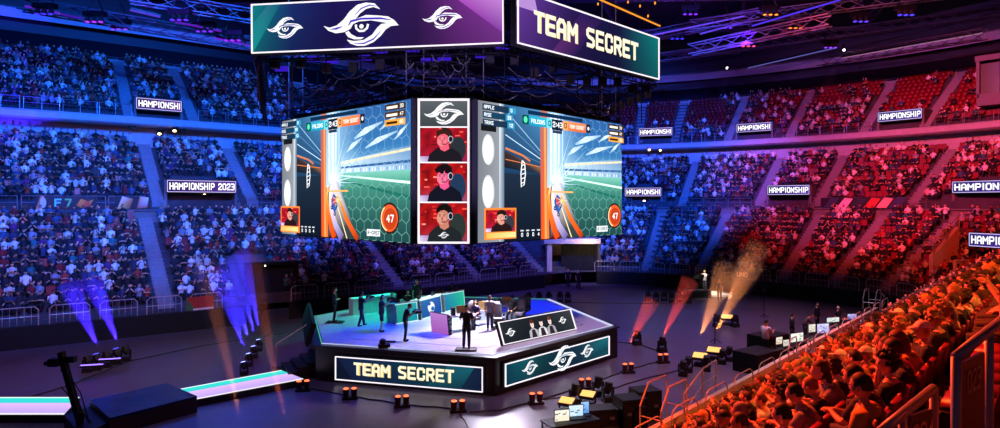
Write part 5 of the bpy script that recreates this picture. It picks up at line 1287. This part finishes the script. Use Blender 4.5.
bar = thing('light_bar', 'flat violet lit light bar left of a pair on the dark floor', 'light bar', G(92, 366, .7), .25); MB().box((0, 0, 0), (.95, .12, .1)).build('housing', blackp, bar); MB().box((0, -.02, .06), (.9, .09, .03)).build('lens', glow('violet_lens', '8a6aff', 2.5), bar)
bar = thing('light_bar', 'flat violet lit light bar right of a pair on the dark floor', 'light bar', G(110, 360, .7), .25); MB().box((0, 0, 0), (.95, .12, .1)).build('housing', blackp, bar); MB().box((0, -.02, .06), (.9, .09, .03)).build('lens', glow('violet_lens', '8a6aff', 2.5), bar)
for i, (x, y) in enumerate(((244, 375), (249, 366), (254, 358), (259, 351))):
    moving_head(G(x, y, 0), .2, f'blue beam floor light in the row above the lit walkway, {ordw(i+1)} from the front', glow('lens_pale_blue', '8a9aff', 9.), (-.25, .2, 1), s=.85)
yel = glow('amber_wash_lens', 'ffb868', 1.5)
def wash(px, py, label, rz=-.5, w=.72, s=1.):
    r = thing('wash_light', label, 'stage light', G(px, py, 0), rz); r.scale = (s, s, s)
    MB().box((0, 0, .08), (.5, .4, .16)).build('base', blackp, r)
    h = MB().box((0, 0, .46), (w, .5, .14), rx=.35).build('head', blackp, r); MB().box((0, -.03, .545), (w*.88, .42, .03), rx=.35).build('lens', yel, h)
    for x in (-1, 1): MB().beam((.9*w/2*x+.04*x, 0, .14), (.9*w/2*x+.04*x, 0, .5), .05, .1).build('yoke', blackp, r)
wash(700, 366, 'amber wash light on the floor, left of the pair nearest the cases'); wash(714, 360, 'amber wash light on the floor, right of the pair nearest the cases'); wash(727, 325, 'amber wash light alone on the far floor in an orange beam', s=1.05)
wash(588, 405, 'amber wash light behind the laptops, the right one', s=.85); wash(567, 412, 'amber wash light behind the laptops, the left one', s=.85)
for i, (x, y) in enumerate(((688, 372), (683, 376), (722, 364), (729, 361), (706, 371))):
    moving_head(G(x, y, 0), -.4, f'unlit moving head light beside the amber wash pair, {ordw(i+1)} of the cluster', None, (.2, -.2, 1))
for i, (x, y) in enumerate(((529, 303), (539, 302.5), (549, 302), (560, 302), (568, 302.5))):
    moving_head(G(x, y, 0), 0, f'unlit stage light in the row behind the stage, {ordw(i+1)} from the left', None, (0, 0, 1), s=1.15)
for i, (x, y) in enumerate(((648, 301), (656, 302), (664, 301), (672, 302.5), (680, 302), (688, 303))):
    moving_head(G(x, y, 0), 0, f'unlit stage light in the far row before the camera podium, {ordw(i+1)} from the left', None, (0, 0, 1), s=1.1)
for i, (x, y) in enumerate(((717, 327), (735, 327), (598, 396), (608, 402), (637, 345), (662, 352), (640, 428), (575, 404))):
    moving_head(G(x, y, 0), .3, ('unlit light left of the lone far amber wash light', 'unlit light right of the lone far amber wash light', 'unlit light right of the amber lights behind the laptops', 'dark light between laptops and black cases', 'dark light standing above the nearer red twin light', 'dark light standing above the farther red twin light', 'dark light at the bottom edge by the cases', 'unlit light between the two amber lights behind the laptops')[i], None, (.2, 0, 1), s=1.1)
# cables
def cable(pts, label, r=.03):
    q = [G(*p, .02) for p in pts]; out = []
    for i in range(len(q)-1):
        for t in range(5): out.append(q[i].lerp(q[i+1], t/5)+V((random.uniform(-.03, .03), random.uniform(-.06, .06), 0)))
    out.append(q[-1]); o = MB().tube(out, r, 5).build('floor_cable', blackp); tag(o, label, 'cable')
cable([(310, 388), (350, 396), (402, 404), (458, 409), (470, 430)], 'black cable linking the red lights in front of the stage')
cable([(470, 412), (500, 410), (536, 401), (560, 394), (585, 386), (628, 370), (663, 360)], 'black cable running along the red lights right of the stage')
cable([(540, 400), (600, 392), (640, 380), (690, 367)], 'black cable from the stage to the amber wash pair'); cable([(600, 340), (637, 344), (663, 352)], 'black cable between the dark lights right of the stage')
cable([(20, 400), (70, 385), (130, 361), (200, 346), (330, 326)], 'long black cable crossing the dark floor at left'); cable([(540, 302), (600, 303), (690, 304)], 'black cable along the far floor behind the stage')

# ---------------------------------------------------------------- crew positions
def case(px, py, w, d, h, rz, label, z=0.):
    r = thing('flight_case', label, 'case', G(px, py, z), rz); MB().box((0, 0, h/2), (w, d, h)).build('case_body', blackp, r); MB().box((0, 0, h-.12), (w+.02, d+.02, .03)).box((-w/2, 0, h/2), (.03, d+.02, h)).box((w/2, 0, h/2), (.03, d+.02, h)).build('case_edging', dark_metal, r)
    for s in (-1, 1): MB().box((w*.25*s, -d/2-.01, h*.5), (.18, .03, .1)).build('handle', steel, r)
RZ = math.radians(35)
case(757, 370, 1.9, 1.3, .95, RZ, 'big black flight case left of the crew desk'); case(768, 358, 1.8, 1.2, 1.25, RZ, 'taller black flight case behind the first, left of the crew desk')
case(630, 424, .95, .8, 1.0, .3, 'tall black flight case right of the laptops, the left of two'); case(645, 418, .9, .8, 1.1, .3, 'tall black flight case right of the laptops, the right of two')
case(600, 424, 1.3, .7, .62, .2, 'low black case in front of the laptops')
def tbl(label, px0, py0, px1, py1, z=0., h=.8, w=.8):
    a, c = G(px0, py0, z), G(px1, py1, z); r = thing('crew_table', label, 'table', a); q = c-a
    MB().beam(V((0, 0, h)), q+V((0, 0, h)), w, .05).build('table_top', blackp, r); u = q.normalized(); n = V((-u.y, u.x, 0))
    for t in (0.03, .97):
        for s in (-1, 1): MB().tube([q*t+n*s*w*.42, q*t+n*s*w*.42+V((0, 0, h))], .03, 6).build('leg', dark_metal, r)
    MB().add([q*.02-n*w*.5, q*.98-n*w*.5, q*.98-n*w*.5+V((0, 0, h)), q*.02-n*w*.5+V((0, 0, h))], [(0, 1, 2, 3)]).build('skirt', blackm, r)
    return a, c, h
tbl('long black crew table with monitors beside the near stand, nearer half', 776, 365.6, 828, 345); tbl('long black crew table with monitors beside the near stand, farther half', 832, 341, 857, 332)
tbl('black crew table with two lit laptops at bottom centre', 546, 449, 594, 440, h=.8)
def monitor(px, py, D, w, h, rz, col, label, laptop=False):
    r = thing('laptop' if laptop else 'monitor', label, 'laptop' if laptop else 'monitor', P(px, py, D), rz)
    MB().box((0, .02, h/2), (w+.04, .04, h+.04)).build('housing', blackp, r)
    if laptop: MB().box((0, -.14, -.02), (w+.04, .28, .025)).build('keyboard_base', blackp, r)
    else: MB().box((0, .04, -.1), (.05, .04, .16)).box((0, .02, -.18), (.24, .18, .02)).build('stand', blackp, r)
    A = Art(); A.grid(-w/2, 0, w/2, h, 3, 3, lambda u, v: lerpc(hexc(col), (1, 1, 1), .4*v)); rr2 = random.Random(int(px))
    for _ in range(7): a = rr2.uniform(-w/2, w*.25); bq = rr2.uniform(0, h*.8); A.rect(a, bq, a+w*rr2.uniform(.1, .25), bq+h*.1, rr2.choice(['30405a', '8090b0', 'ffffff', '60708a']), k=A.k)
    s_ = A.build('screen', LED, r); s_.rotation_euler = (PI/2, 0, 0); s_.location = (0, -.004, 0)
for a in ((779, 344, 31.4, .5, .34, .5, 'e0c8b0', 'small warm lit monitor at the left end of the crew desk'), (786, 346, 30.9, .42, .3, .5, 'c8b8a8', 'second small monitor from the left on the crew desk'), (797, 341.5, 31.9, .9, .42, .45, 'e8ead8', 'wide white monitor on the crew desk in front of the seated man'), (812, 332, 34.3, .5, .42, .4, 'c8c0a8', 'monitor turned aside behind the large crew monitor'), (823, 333, 34, .78, .5, .3, 'b0a8e8', 'large lavender monitor in the middle of the crew desk'),
          (833, 322, 37.2, .9, .26, .3, 'd0d8d0', 'long low lit panel behind the lavender monitor'), (852, 319, 38.1, .62, .3, .2, '8a80e0', 'violet lit monitor near the far end of the crew desk'), (858, 325, 36.6, .5, .28, .2, '6a70c0', 'small dim monitor at the far end of the crew desk')): monitor(*a)
monitor(562, 421, 20.7, .5, .36, .25, 'f0e4c8', 'lit laptop at bottom centre, the left of two', True); monitor(576, 416, 21.1, .5, .36, .25, 'b8dcf8', 'lit laptop at bottom centre, the right of two with blue window', True)
monitor(585, 413, 21.4, .28, .38, .25, '5a9ae8', 'narrow blue lit tablet beside the laptops', True)
person('person', 'crew person in pale shirt seated on a case at the left of the crew desk', pose(SIT, elr=(.2, .15, .72), wrr=(.12, .36, .8)), G(766, 349, .85), faced(-60), 'c8c0c8', '1a1a20', 'short', '140e0c', scale=1.1)
person('person', 'crew person in dark jacket standing beside the person in pale shirt', pose(STAND, head=(0, .06, 1.6)), G(792, 344, 0), faced(-100), '18161c', '14141a', 'short', '140e0c', sleeve='long', scale=1.0)
person('person', 'crew person in grey jacket bending over the crew desk', pose(phone_pose, chest=(0, .12, 1.25), neck=(0, .24, 1.38), head=(0, .34, 1.46), shl=(-.18, .18, 1.33), shr=(.18, .18, 1.33), ell=(-.2, .3, 1.08), elr=(.2, .3, 1.08), wrl=(-.1, .5, 1.0), wrr=(.1, .5, 1.0)), G(805, 341, 0), faced(-100), '5a4a4a', '14141a', 'short', '241810', sleeve='long')
person('person', 'crew person in black standing behind the large lavender monitor', STAND, G(817, 330, 0), faced(-150), '121216', '121216', 'short', '140e0c', sleeve='long', scale=.98)
person('person', 'crew person with pale hair at the far end of the crew desk', STAND, G(838, 333.6, 0), faced(-150), '26242a', '121216', 'short', 'c8b890', skin=2, scale=.96)
person('person', 'crew person in dark top standing before the violet monitor', pose(SIT), G(845, 337, .45), faced(-20), '1c1820', '121216', 'short', '140e0c')
person('person', 'lone person in dark clothes standing on the far floor right of the podium', STAND, G(719.5, 301, 0), faced(150), '2c2830', '5a5058', 'short', '241810', scale=1.05)
person('person', 'person in black near the far entrance, left of two', STAND, G(568, 287, 0), faced(170), '121216', '121216', 'short', '241810'); person('person', 'person in black near the far entrance, right of two', STAND, G(578, 288, 0), faced(200), '16161c', '101014', 'short', '140e0c')
person('person', 'person in green jacket standing by the far curtain near the crew', STAND, G(884, 318, 0), faced(60), '2a3040', '14141a', 'short', '140e0c')
person('person', 'person in blue shirt standing in the opening left of the stage', STAND, G(303, 302+9, 0), faced(200), '2c5a8a', '16203a', 'short', '140e0c')
# camera podium
po = thing('camera_podium', 'small brightly lit white podium on the far floor', 'podium', G(705, 296, 0), .25)
MB().box((0, 0, .12), (3.6, 2.4, .2)).build('deck', mat('podium_white', 'd8d4d0', .5), po); MB().box((0, 0, .02), (3.8, 2.6, .06)).build('base', blackp, po)
person('person', 'camera operator in pale top lit white on the far podium', cam_pose, G(705, 291, .24), faced(120), 'd8d8d8', '26262c', 'short', 'c8b890', skin=2, scale=1.05)
tr = thing('tripod_camera', 'broadcast camera on a tripod beside the lit operator', 'camera', G(700, 293, .24), 2.2)
for k in range(3): a = 2*PI*k/3; MB().tube([(0, 0, 1.2), (.5*math.cos(a), .5*math.sin(a), 0)], .03, 6).build('leg', dark_metal, tr)
MB().box((0, 0, 1.4), (.3, .7, .35)).build('camera_body', blackp, tr); MB().tube([(0, .35, 1.4), (0, .75, 1.4)], [.1, .14], 10).build('lens', blackp, tr)
bx = thing('equipment_rack', 'dark equipment rack at the foot of the far podium', 'rack', G(697, 298, 0), .2); MB().box((0, 0, .35), (2.2, .8, .7)).build('rack_body', blackp, bx); MB().box((0, -.41, .4), (1.9, .02, .4)).build('rack_front', dark_metal, bx)
def stand(px, py, h, label):
    r = thing('light_stand', label, 'stand', G(px, py, 0)); MB().tube([(0, 0, 0), (0, 0, h)], .025, 6).build('pole', dark_metal, r)
    for k in range(3): a = 2*PI*k/3; MB().tube([(0, 0, .25), (.35*math.cos(a), .35*math.sin(a), 0)], .02, 5).build('leg', dark_metal, r)
    MB().box((0, 0, h), (.12, .1, .16)).build('clamp', blackp, r)
stand(580, 290, 2.2, 'thin dark stand on the far floor before the entrance'); stand(764, 318, 1.9, 'thin dark stand on the floor above the crew desk'); stand(715, 343, 1.6, 'thin stand behind the amber wash pair')

# ---------------------------------------------------------------- openings and corner walls of the lower bowl
p, q = P(546, 284, 62.5), P(598, 284, 62.8)
en = thing('entrance_portal', 'pale walled entrance with dark curtain under the far stand', 'entrance', p); u = q-p
MB().box((2.6, 1.5, 4.25), (5.6, 3.4, .5)).build('lintel', beige, en); MB().box((.35, 1.6, 2.1), (.5, 3.2, 4.2)).box((1.0, 3.0, 2.1), (1.6, .2, 4.2)).build('side_wall', beige, en); MB().box((5.3, 1.6, 2.1), (.3, 3.2, 4.2)).build('end_wall', mat('dark_wall_paint', '2a2830', .8), en)
b = MB(); n = 22
for k in range(n): x = 1.7+3.5*k/n; b.tube([(x, 1.2, .02), (x, 1.2, 4.0)], .1, 6)
b.build('curtain', blackm, en)
o = thing('exit_doorway', 'dark doorway with a warm lamp under the left stand by the stage', 'doorway', P(250, 312, 44.2), math.radians(38))
MB().box((1.6, .4, 1.6), (3.2, .2, 3.2)).build('dark_curtain', blackm, o); MB().box((1.6, .3, 3.3), (3.6, .8, .25)).build('lintel', dark_metal, o); MB().box((-.1, .3, 1.6), (.2, .8, 3.4)).box((3.3, .3, 1.6), (.2, .8, 3.4)).build('jamb', dark_metal, o)
MB().sphere((1., -.15, 3.2), .05, 8, 6).build('lamp', lamp_glow, o)
# end block of the far stand beside the near crowd, with its lit doorway
A0 = P(933, 300, 46.5); A0.z = 0; u = V((.93, .36, 0)).normalized(); ww = 9.
eb = MB(); 
for s, (d0, zt0, zt1) in enumerate(((0, 4.1, 6.2),)):
    p0 = A0; p1 = A0+u*2.9; back = V((-.36, .93, 0))*.3
    eb.add([p0, p1, p1+V((0, 0, zt1)), p0+V((0, 0, zt0)), p0+back, p1+back, p1+back+V((0, 0, zt1)), p0+back+V((0, 0, zt0))], [(0, 1, 2, 3), (7, 6, 5, 4), (3, 2, 6, 7), (0, 3, 7, 4), (1, 5, 6, 2)])
struct(eb.build('wall_stand_end', beige))
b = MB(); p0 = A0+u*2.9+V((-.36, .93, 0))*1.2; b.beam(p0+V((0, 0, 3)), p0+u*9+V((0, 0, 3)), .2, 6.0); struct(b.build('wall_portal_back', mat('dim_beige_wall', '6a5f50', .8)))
seg_rail('sloping steel rail on top of the beige end wall', [A0+V((0, 0, 4.1)), A0+u*1.45+V((0, 0, 5.15)), A0+u*2.9+V((0, 0, 6.2))], .9)
portal(1002, 241, 43.5, 4.4, 'HAMPIONSHIP', 'low', 'over the lit doorway beside the near red crowd', arch=False)
ex = thing('exit_sign', 'small green lit exit sign under the white led sign at right', 'exit sign', P(994, 257, 46)); MB().box((0, 0, 0), (.8, .12, .36)).build('housing', steel, ex)
A = Art(); A.rect(-.36, -.15, .36, .15, '3ad88a'); A.rect(-.3, -.05, .0, .04, 'f0fff4'); A.poly([(.0, -.1), (.14, 0), (.0, .1)], 'f0fff4'); A.rect(.2, -.11, .3, .11, 'f0fff4'); s_ = A.build('pictogram', LED_HI, ex); s_.rotation_euler = (PI/2, 0, 0); s_.location = (0, -.065, 0)
dr = thing('lit_door', 'yellow lit doorway at the foot of the beige end wall', 'door', P(957, 296, 45.5), .3)
MB().box((.6, .1, 1.25), (1.2, .06, 2.5)).build('door_leaf', mat('yellow_door', 'c8b040', .5), dr); MB().box((.6, .1, 2.55), (1.5, .2, .12)).box((-.06, .1, 1.25), (.12, .2, 2.6)).box((1.26, .1, 1.25), (.12, .2, 2.6)).build('door_frame', beige, dr); MB().box((.6, .05, 1.8), (.05, .05, 1.0)).build('door_bar', steel, dr)
# printed banners hung from the ring rail
def rail_banner(px0, px1, z, h, label, paint):
    i0, i1 = idx_at(px0, 11.4, z), idx_at(px1, 11.4, z); p, q = off(i0, 11.42), off(i1, 11.42)
    r = thing('rail_banner', label, 'banner'); W = basis(r, (p[0], p[1], z), (q[0], q[1], z)); MB().box((W/2, h/2, 0), (W, h, .02)).build('cloth', blackm, r); A = Art(); paint(A, W, h); A.build('print', PRINT, r, z=.014)
def bn1(A, W, H):
    A.rect(0, 0, W, H, '10141c'); rr = random.Random(4)
    A.poly([(0, 0), (W*.08, H), (W*.14, H), (W*.1, 0)], 'e08050'); A.ell(W*.12, H*.5, W*.05, H*.4, 'd8c8e8'); write(A, 'F', W*.3, H*.2, H*.6, '50e0c0', w=1.5); write(A, '7', W*.47, H*.2, H*.6, '50d070', w=1.5)
    A.poly([(W*.66, H*.3), (W*.74, H*.8), (W*.86, H*.6), (W*.95, H*.75), (W*.88, H*.2), (W*.74, H*.1)], ['f07020', 'f0a030', 'f04020', 'f0c040', 'e03010', 'f06020'])
def bn2(A, W, H):
    A.rect(0, 0, W, H, '18141a'); A.poly([(W*.05, 0), (W*.2, H), (W*.5, H*.8), (W*.4, 0)], ['e8b060', 'f0e0c0', 'd07030', '905020']); A.poly([(W*.6, 0), (W*.7, H), (W*.95, H*.9), (W*.9, H*.1)], ['a03020', 'f0a050', 'f0e0d0', 'd06030'])
def bn3(A, W, H):
    A.rect(0, 0, W, H, '20161c'); 
    for q, (a, c) in enumerate(((.03, '304a5a'), (.2, 'd8d0d8'), (.36, '203a3a'), (.52, 'c04028'), (.66, 'f0b8a0'), (.8, '2a3a5a'))): A.poly([(W*a, 0), (W*(a+.1), H), (W*(a+.2), H*.9), (W*(a+.12), 0)], c)
rail_banner(32, 96, 7.55, .95, 'dark printed banner with bright letters and a flame on the left ring rail', bn1); rail_banner(118, 152, 7.55, .95, 'orange and cream printed banner on the left ring rail', bn2); rail_banner(822, 906, 7.55, .95, 'long colourful printed banner on the ring rail under the red crowd', bn3)
def ad_panel(px0, px1, label, paint):
    i0, i1 = idx_at(px0, -.04, .6), idx_at(px1, -.04, .6); p, q = off(i0, .12), off(i1, .12); r = thing('ledge_banner', label, 'banner'); W = basis(r, (p[0], p[1], 1.24), (q[0], q[1], 1.24)); MB().box((W/2, .42, 0), (W, .84, .02)).build('cloth', blackm, r); A = Art(); paint(A, W, .84); A.build('print', PRINT, r, z=.014)
ad_panel(732, 757, 'dark banner lettered UNO on the far ledge beside the podium', lambda A, W, H: (A.rect(0, 0, W, H, '2a282c'), write(A, 'UNO', W*.2, H*.25, H*.5, 'c8c4c4', w=1.6)))
ad_panel(190, 217, 'red and green flag draped on the left ledge rail', lambda A, W, H: (A.rect(0, 0, W, H, 'a8281c'), A.poly([(0, 0), (W*.35, 0), (0, H)], '3a6a3a'), A.poly([(W*.25, 0), (W, 0), (W, H*.15), (W*.25, H*.15)], 'd8d0c8')))
# ================================================================ lighting
def spot(name, p, q, col, e, ang, blend=.6, size=.4):
    ld = bpy.data.lights.new(name, 'SPOT'); ld.energy = e; ld.color = lin(hexc(col)); ld.spot_size = math.radians(ang); ld.spot_blend = blend; ld.shadow_soft_size = size
    o = bpy.data.objects.new(name, ld); COL.objects.link(o); o.location = p; o.rotation_euler = (V(p)-V(q)).to_track_quat('Z', 'Y').to_euler(); return o
K = 1000
# left stands: blue
spot('blue_wash', (-14, 22, 26), (-34, 46, 12), '1468ff', 64*K, 75)
spot('blue_wash', (-6, 30, 26), (-22, 56, 10), '1464ff', 70*K, 70)
spot('blue_wash', (-20, 14, 24), (-40, 36, 16), '1850ff', 40*K, 75)
spot('blue_wash', (-2, 36, 24), (-8, 66, 7), '2048ff', 35*K, 70)
spot('dim_pink_wash', (-8, 16, 20), (-24, 41, 1), 'e08aa0', 14*K, 60)
# far stands: blue then red
spot('blue_wash', (6, 40, 26), (12, 78, 10), '1858ff', 80*K, 60)
spot('blue_wash', (12, 40, 26), (21, 76, 12), '1c58ff', 80*K, 46)
spot('red_wash', (14, 34, 26), (38, 64, 10), 'ff3018', 46*K, 50)
spot('red_wash', (14, 28, 25), (46, 52, 10), 'ff3c18', 40*K, 55)
spot('violet_wash', (10, 34, 27), (40, 64, 16), 'b868e8', 26*K, 55)
spot('beam_light', (14, 52, 21), (27, 74, 27), 'a060ff', 6*K, 95)
spot('beam_light', (24, 44, 21), (44, 56, 27), 'ff80a0', 5*K, 90)
# near stand: warm red and orange
spot('orange_wash', (-1, 20, 17), (9, 11, 3.5), 'ff4418', 48*K, 74)
spot('red_wash', (4, 34, 22), (24, 26, 5), 'ff3a18', 50*K, 60)
spot('orange_backlight', (16, 3, 20), (11, 14, 3.5), 'ff7830', 14*K, 52)
spot('orange_backlight', (30, 14, 22), (22, 24, 4), 'ff3c1c', 14*K, 46)
spot('blue_glint', (-16, 34, 14), (-11.5, 25, .6), '3060ff', 9*K, 26)
spot('lilac_wash', (2, 48, 20), (-4, 62, 4), '7a58e0', 13*K, 95)
spot('blue_wash', (0, 46, 22), (-12, 56, 5), '3458ff', 14*K, 80)
# stage
spot('teal_spot', (-6, 37, 6.0), (-8.5, 36, 1.6), '30ffd8', 1500, 110, .7)
spot('blue_spot', (-4, 31, 6.0), (-5.6, 30.2, 1.6), '1a40ff', 2200, 95, .7)
spot('white_spot', (0, 33, 5.9), (-.4, 30.5, 1.6), 'f0e4ff', 5200, 100, .6)
spot('white_spot', (-3, 36, 5.9), (-2.5, 35, 1.6), 'd8f0ff', 2400, 80, .6)
spot('blue_spot', (2, 38, 6.0), (2.8, 38.5, 1.6), '1430ff', 2200, 80, .6)
spot('podium_spot', (8, 45, 20), (17.6, 54.5, .3), 'fff4e0', 45*K, 11, .3)
# floor: faint violet fill from the roof rig
def area(name, p, q, col, e, s):
    ld = bpy.data.lights.new(name, 'AREA'); ld.energy = e; ld.color = lin(hexc(col)); ld.size = s; ld.shape = 'DISK'
    o = bpy.data.objects.new(name, ld); COL.objects.link(o); o.location = p; o.rotation_euler = (V(p)-V(q)).to_track_quat('Z', 'Y').to_euler()
spot('violet_floor_wash', (10, 32, 29), (10, 36, 0), 'c09cc8', 40*K, 72, .8, 3)
spot('violet_floor_wash', (-14, 24, 28), (-13, 28, 0), '7a60a8', 16*K, 66, .8, 3)
# roof glow
spot('violet_roof', (-26, 34, 21), (-22, 46, 31), '6010ff', 9*K, 110)
spot('violet_roof', (22, 56, 22), (20, 62, 31), '5a18ff', 9*K, 110)
spot('orange_roof', (22, 44, 22), (24, 50, 31), 'ff6a20', 4*K, 110)
spot('orange_roof', (6, 34, 19), (7, 37, 31), 'ff9a30', 1600, 90)
spot('violet_roof', (2, 34, 23), (2, 44, 31), '5020ff', 3*K, 120)
spot('entrance_lamp', (9, 60.5, 3.6), (8, 66, 2), 'ffd8a0', 400, 140)
spot('rig_fill', (-2, 20, 8), (-3, 34, 14.2), 'b8a0ff', 10000, 60)  # added fill spot, no fixture behind it, brightens the hanging truss
# beams of haze
def B_(px, py, qx, qy, dD, r0, r1, col, e, dens, label, z=1.0):
    e *= 55; p = G(px, py, 0); p.z = z; q = P(qx, qy, p.y+dD); beam_haze(p, q, r0, r1, col, e, dens, label)
HB = .035
B_(97, 366, 70, 285, 3, .15, .6, '3a20ff', 1500, HB, 'left blue beam of haze rising from the floor cluster'); B_(117, 360, 92, 280, 3, .15, .6, '3a20ff', 1500, HB, 'right blue beam of haze rising from the floor cluster')
for i, (x, y) in enumerate(((244, 368), (249, 360), (254, 352), (259, 346))): B_(x, y, x-26+i*3, y-95, 2, .1, .5, '4030ff', 900, HB, f'blue beam of haze above the walkway, {ordw(i+1)} of four')
B_(628, 367, 652, 300, 1, .1, .45, 'ff4a30', 230, HB, 'red beam of haze from the nearer twin light'); B_(663, 356, 690, 280, 1, .1, .5, 'ff4a30', 230, HB, 'red beam of haze from the farther twin light')
B_(700, 355, 728, 268, 2, .3, .9, 'ff9a50', 330, HB, 'amber beam of haze from the left wash light'); B_(716, 350, 752, 262, 2, .3, .9, 'ff9a50', 330, HB, 'amber beam of haze from the right wash light'); B_(727, 316, 760, 245, 1, .3, 1.0, 'ff8a50', 220, HB, 'amber beam of haze from the lone far wash light')
B_(240, 446, 204, 262, 5, .3, .6, 'ff8a40', 420, .025, 'faint orange beam of haze crossing left of the steps'); B_(284, 446, 249, 248, 6, .3, .6, 'ff7a40', 420, .025, 'faint orange beam of haze beside the first')
def roof_beam(a, c, label):
    p, q = P(*a), P(*c); beam_haze(p, q, .12, .75, 'f4f0ff', 60000, .03, label); o = thing('roof_beam_lamp', 'bright small lamp at the top of the '+label, 'lamp', p); MB().sphere((0, 0, 0), .12, 8, 6).build('bulb', glow('white_lamp', 'ffffff', 6), o); MB().tube([(0, 0, .1), (0, .1, .6)], .16, 8).build('housing', blackp, o)
roof_beam((844, 50, 70), (824, 92, 75), 'white beam over red seats'); roof_beam((727, 68, 78), (720, 112, 81), 'white beam over blue seats')

# world and camera
w = bpy.data.worlds.new('World'); SC.world = w; w.use_nodes = True
w.node_tree.nodes['Background'].inputs['Color'].default_value = (.06, .04, .11, 1); w.node_tree.nodes['Background'].inputs['Strength'].default_value = .35
cd = bpy.data.cameras.new('camera'); cam = bpy.data.objects.new('camera', cd); COL.objects.link(cam)
cam.location = (0, 0, EYE); cam.rotation_euler = (PI/2, 0, 0); cd.sensor_width = 36; cd.lens = F/1000*36; cd.shift_y = -(214-HY)/1000; cd.clip_end = 300; cd.clip_start = .05
SC.camera = cam
SC.view_settings.view_transform = 'Standard'; SC.view_settings.look = 'None'; SC.view_settings.gamma = 1; SC.view_settings.exposure = .2; SC.view_settings.use_curve_mapping = False
SC.cycles.use_denoising = True; SC.cycles.max_bounces = 5; SC.cycles.transparent_max_bounces = 8; SC.cycles.volume_bounces = 0; SC.cycles.sample_clamp_indirect = 3
bpy.context.view_layer.update()
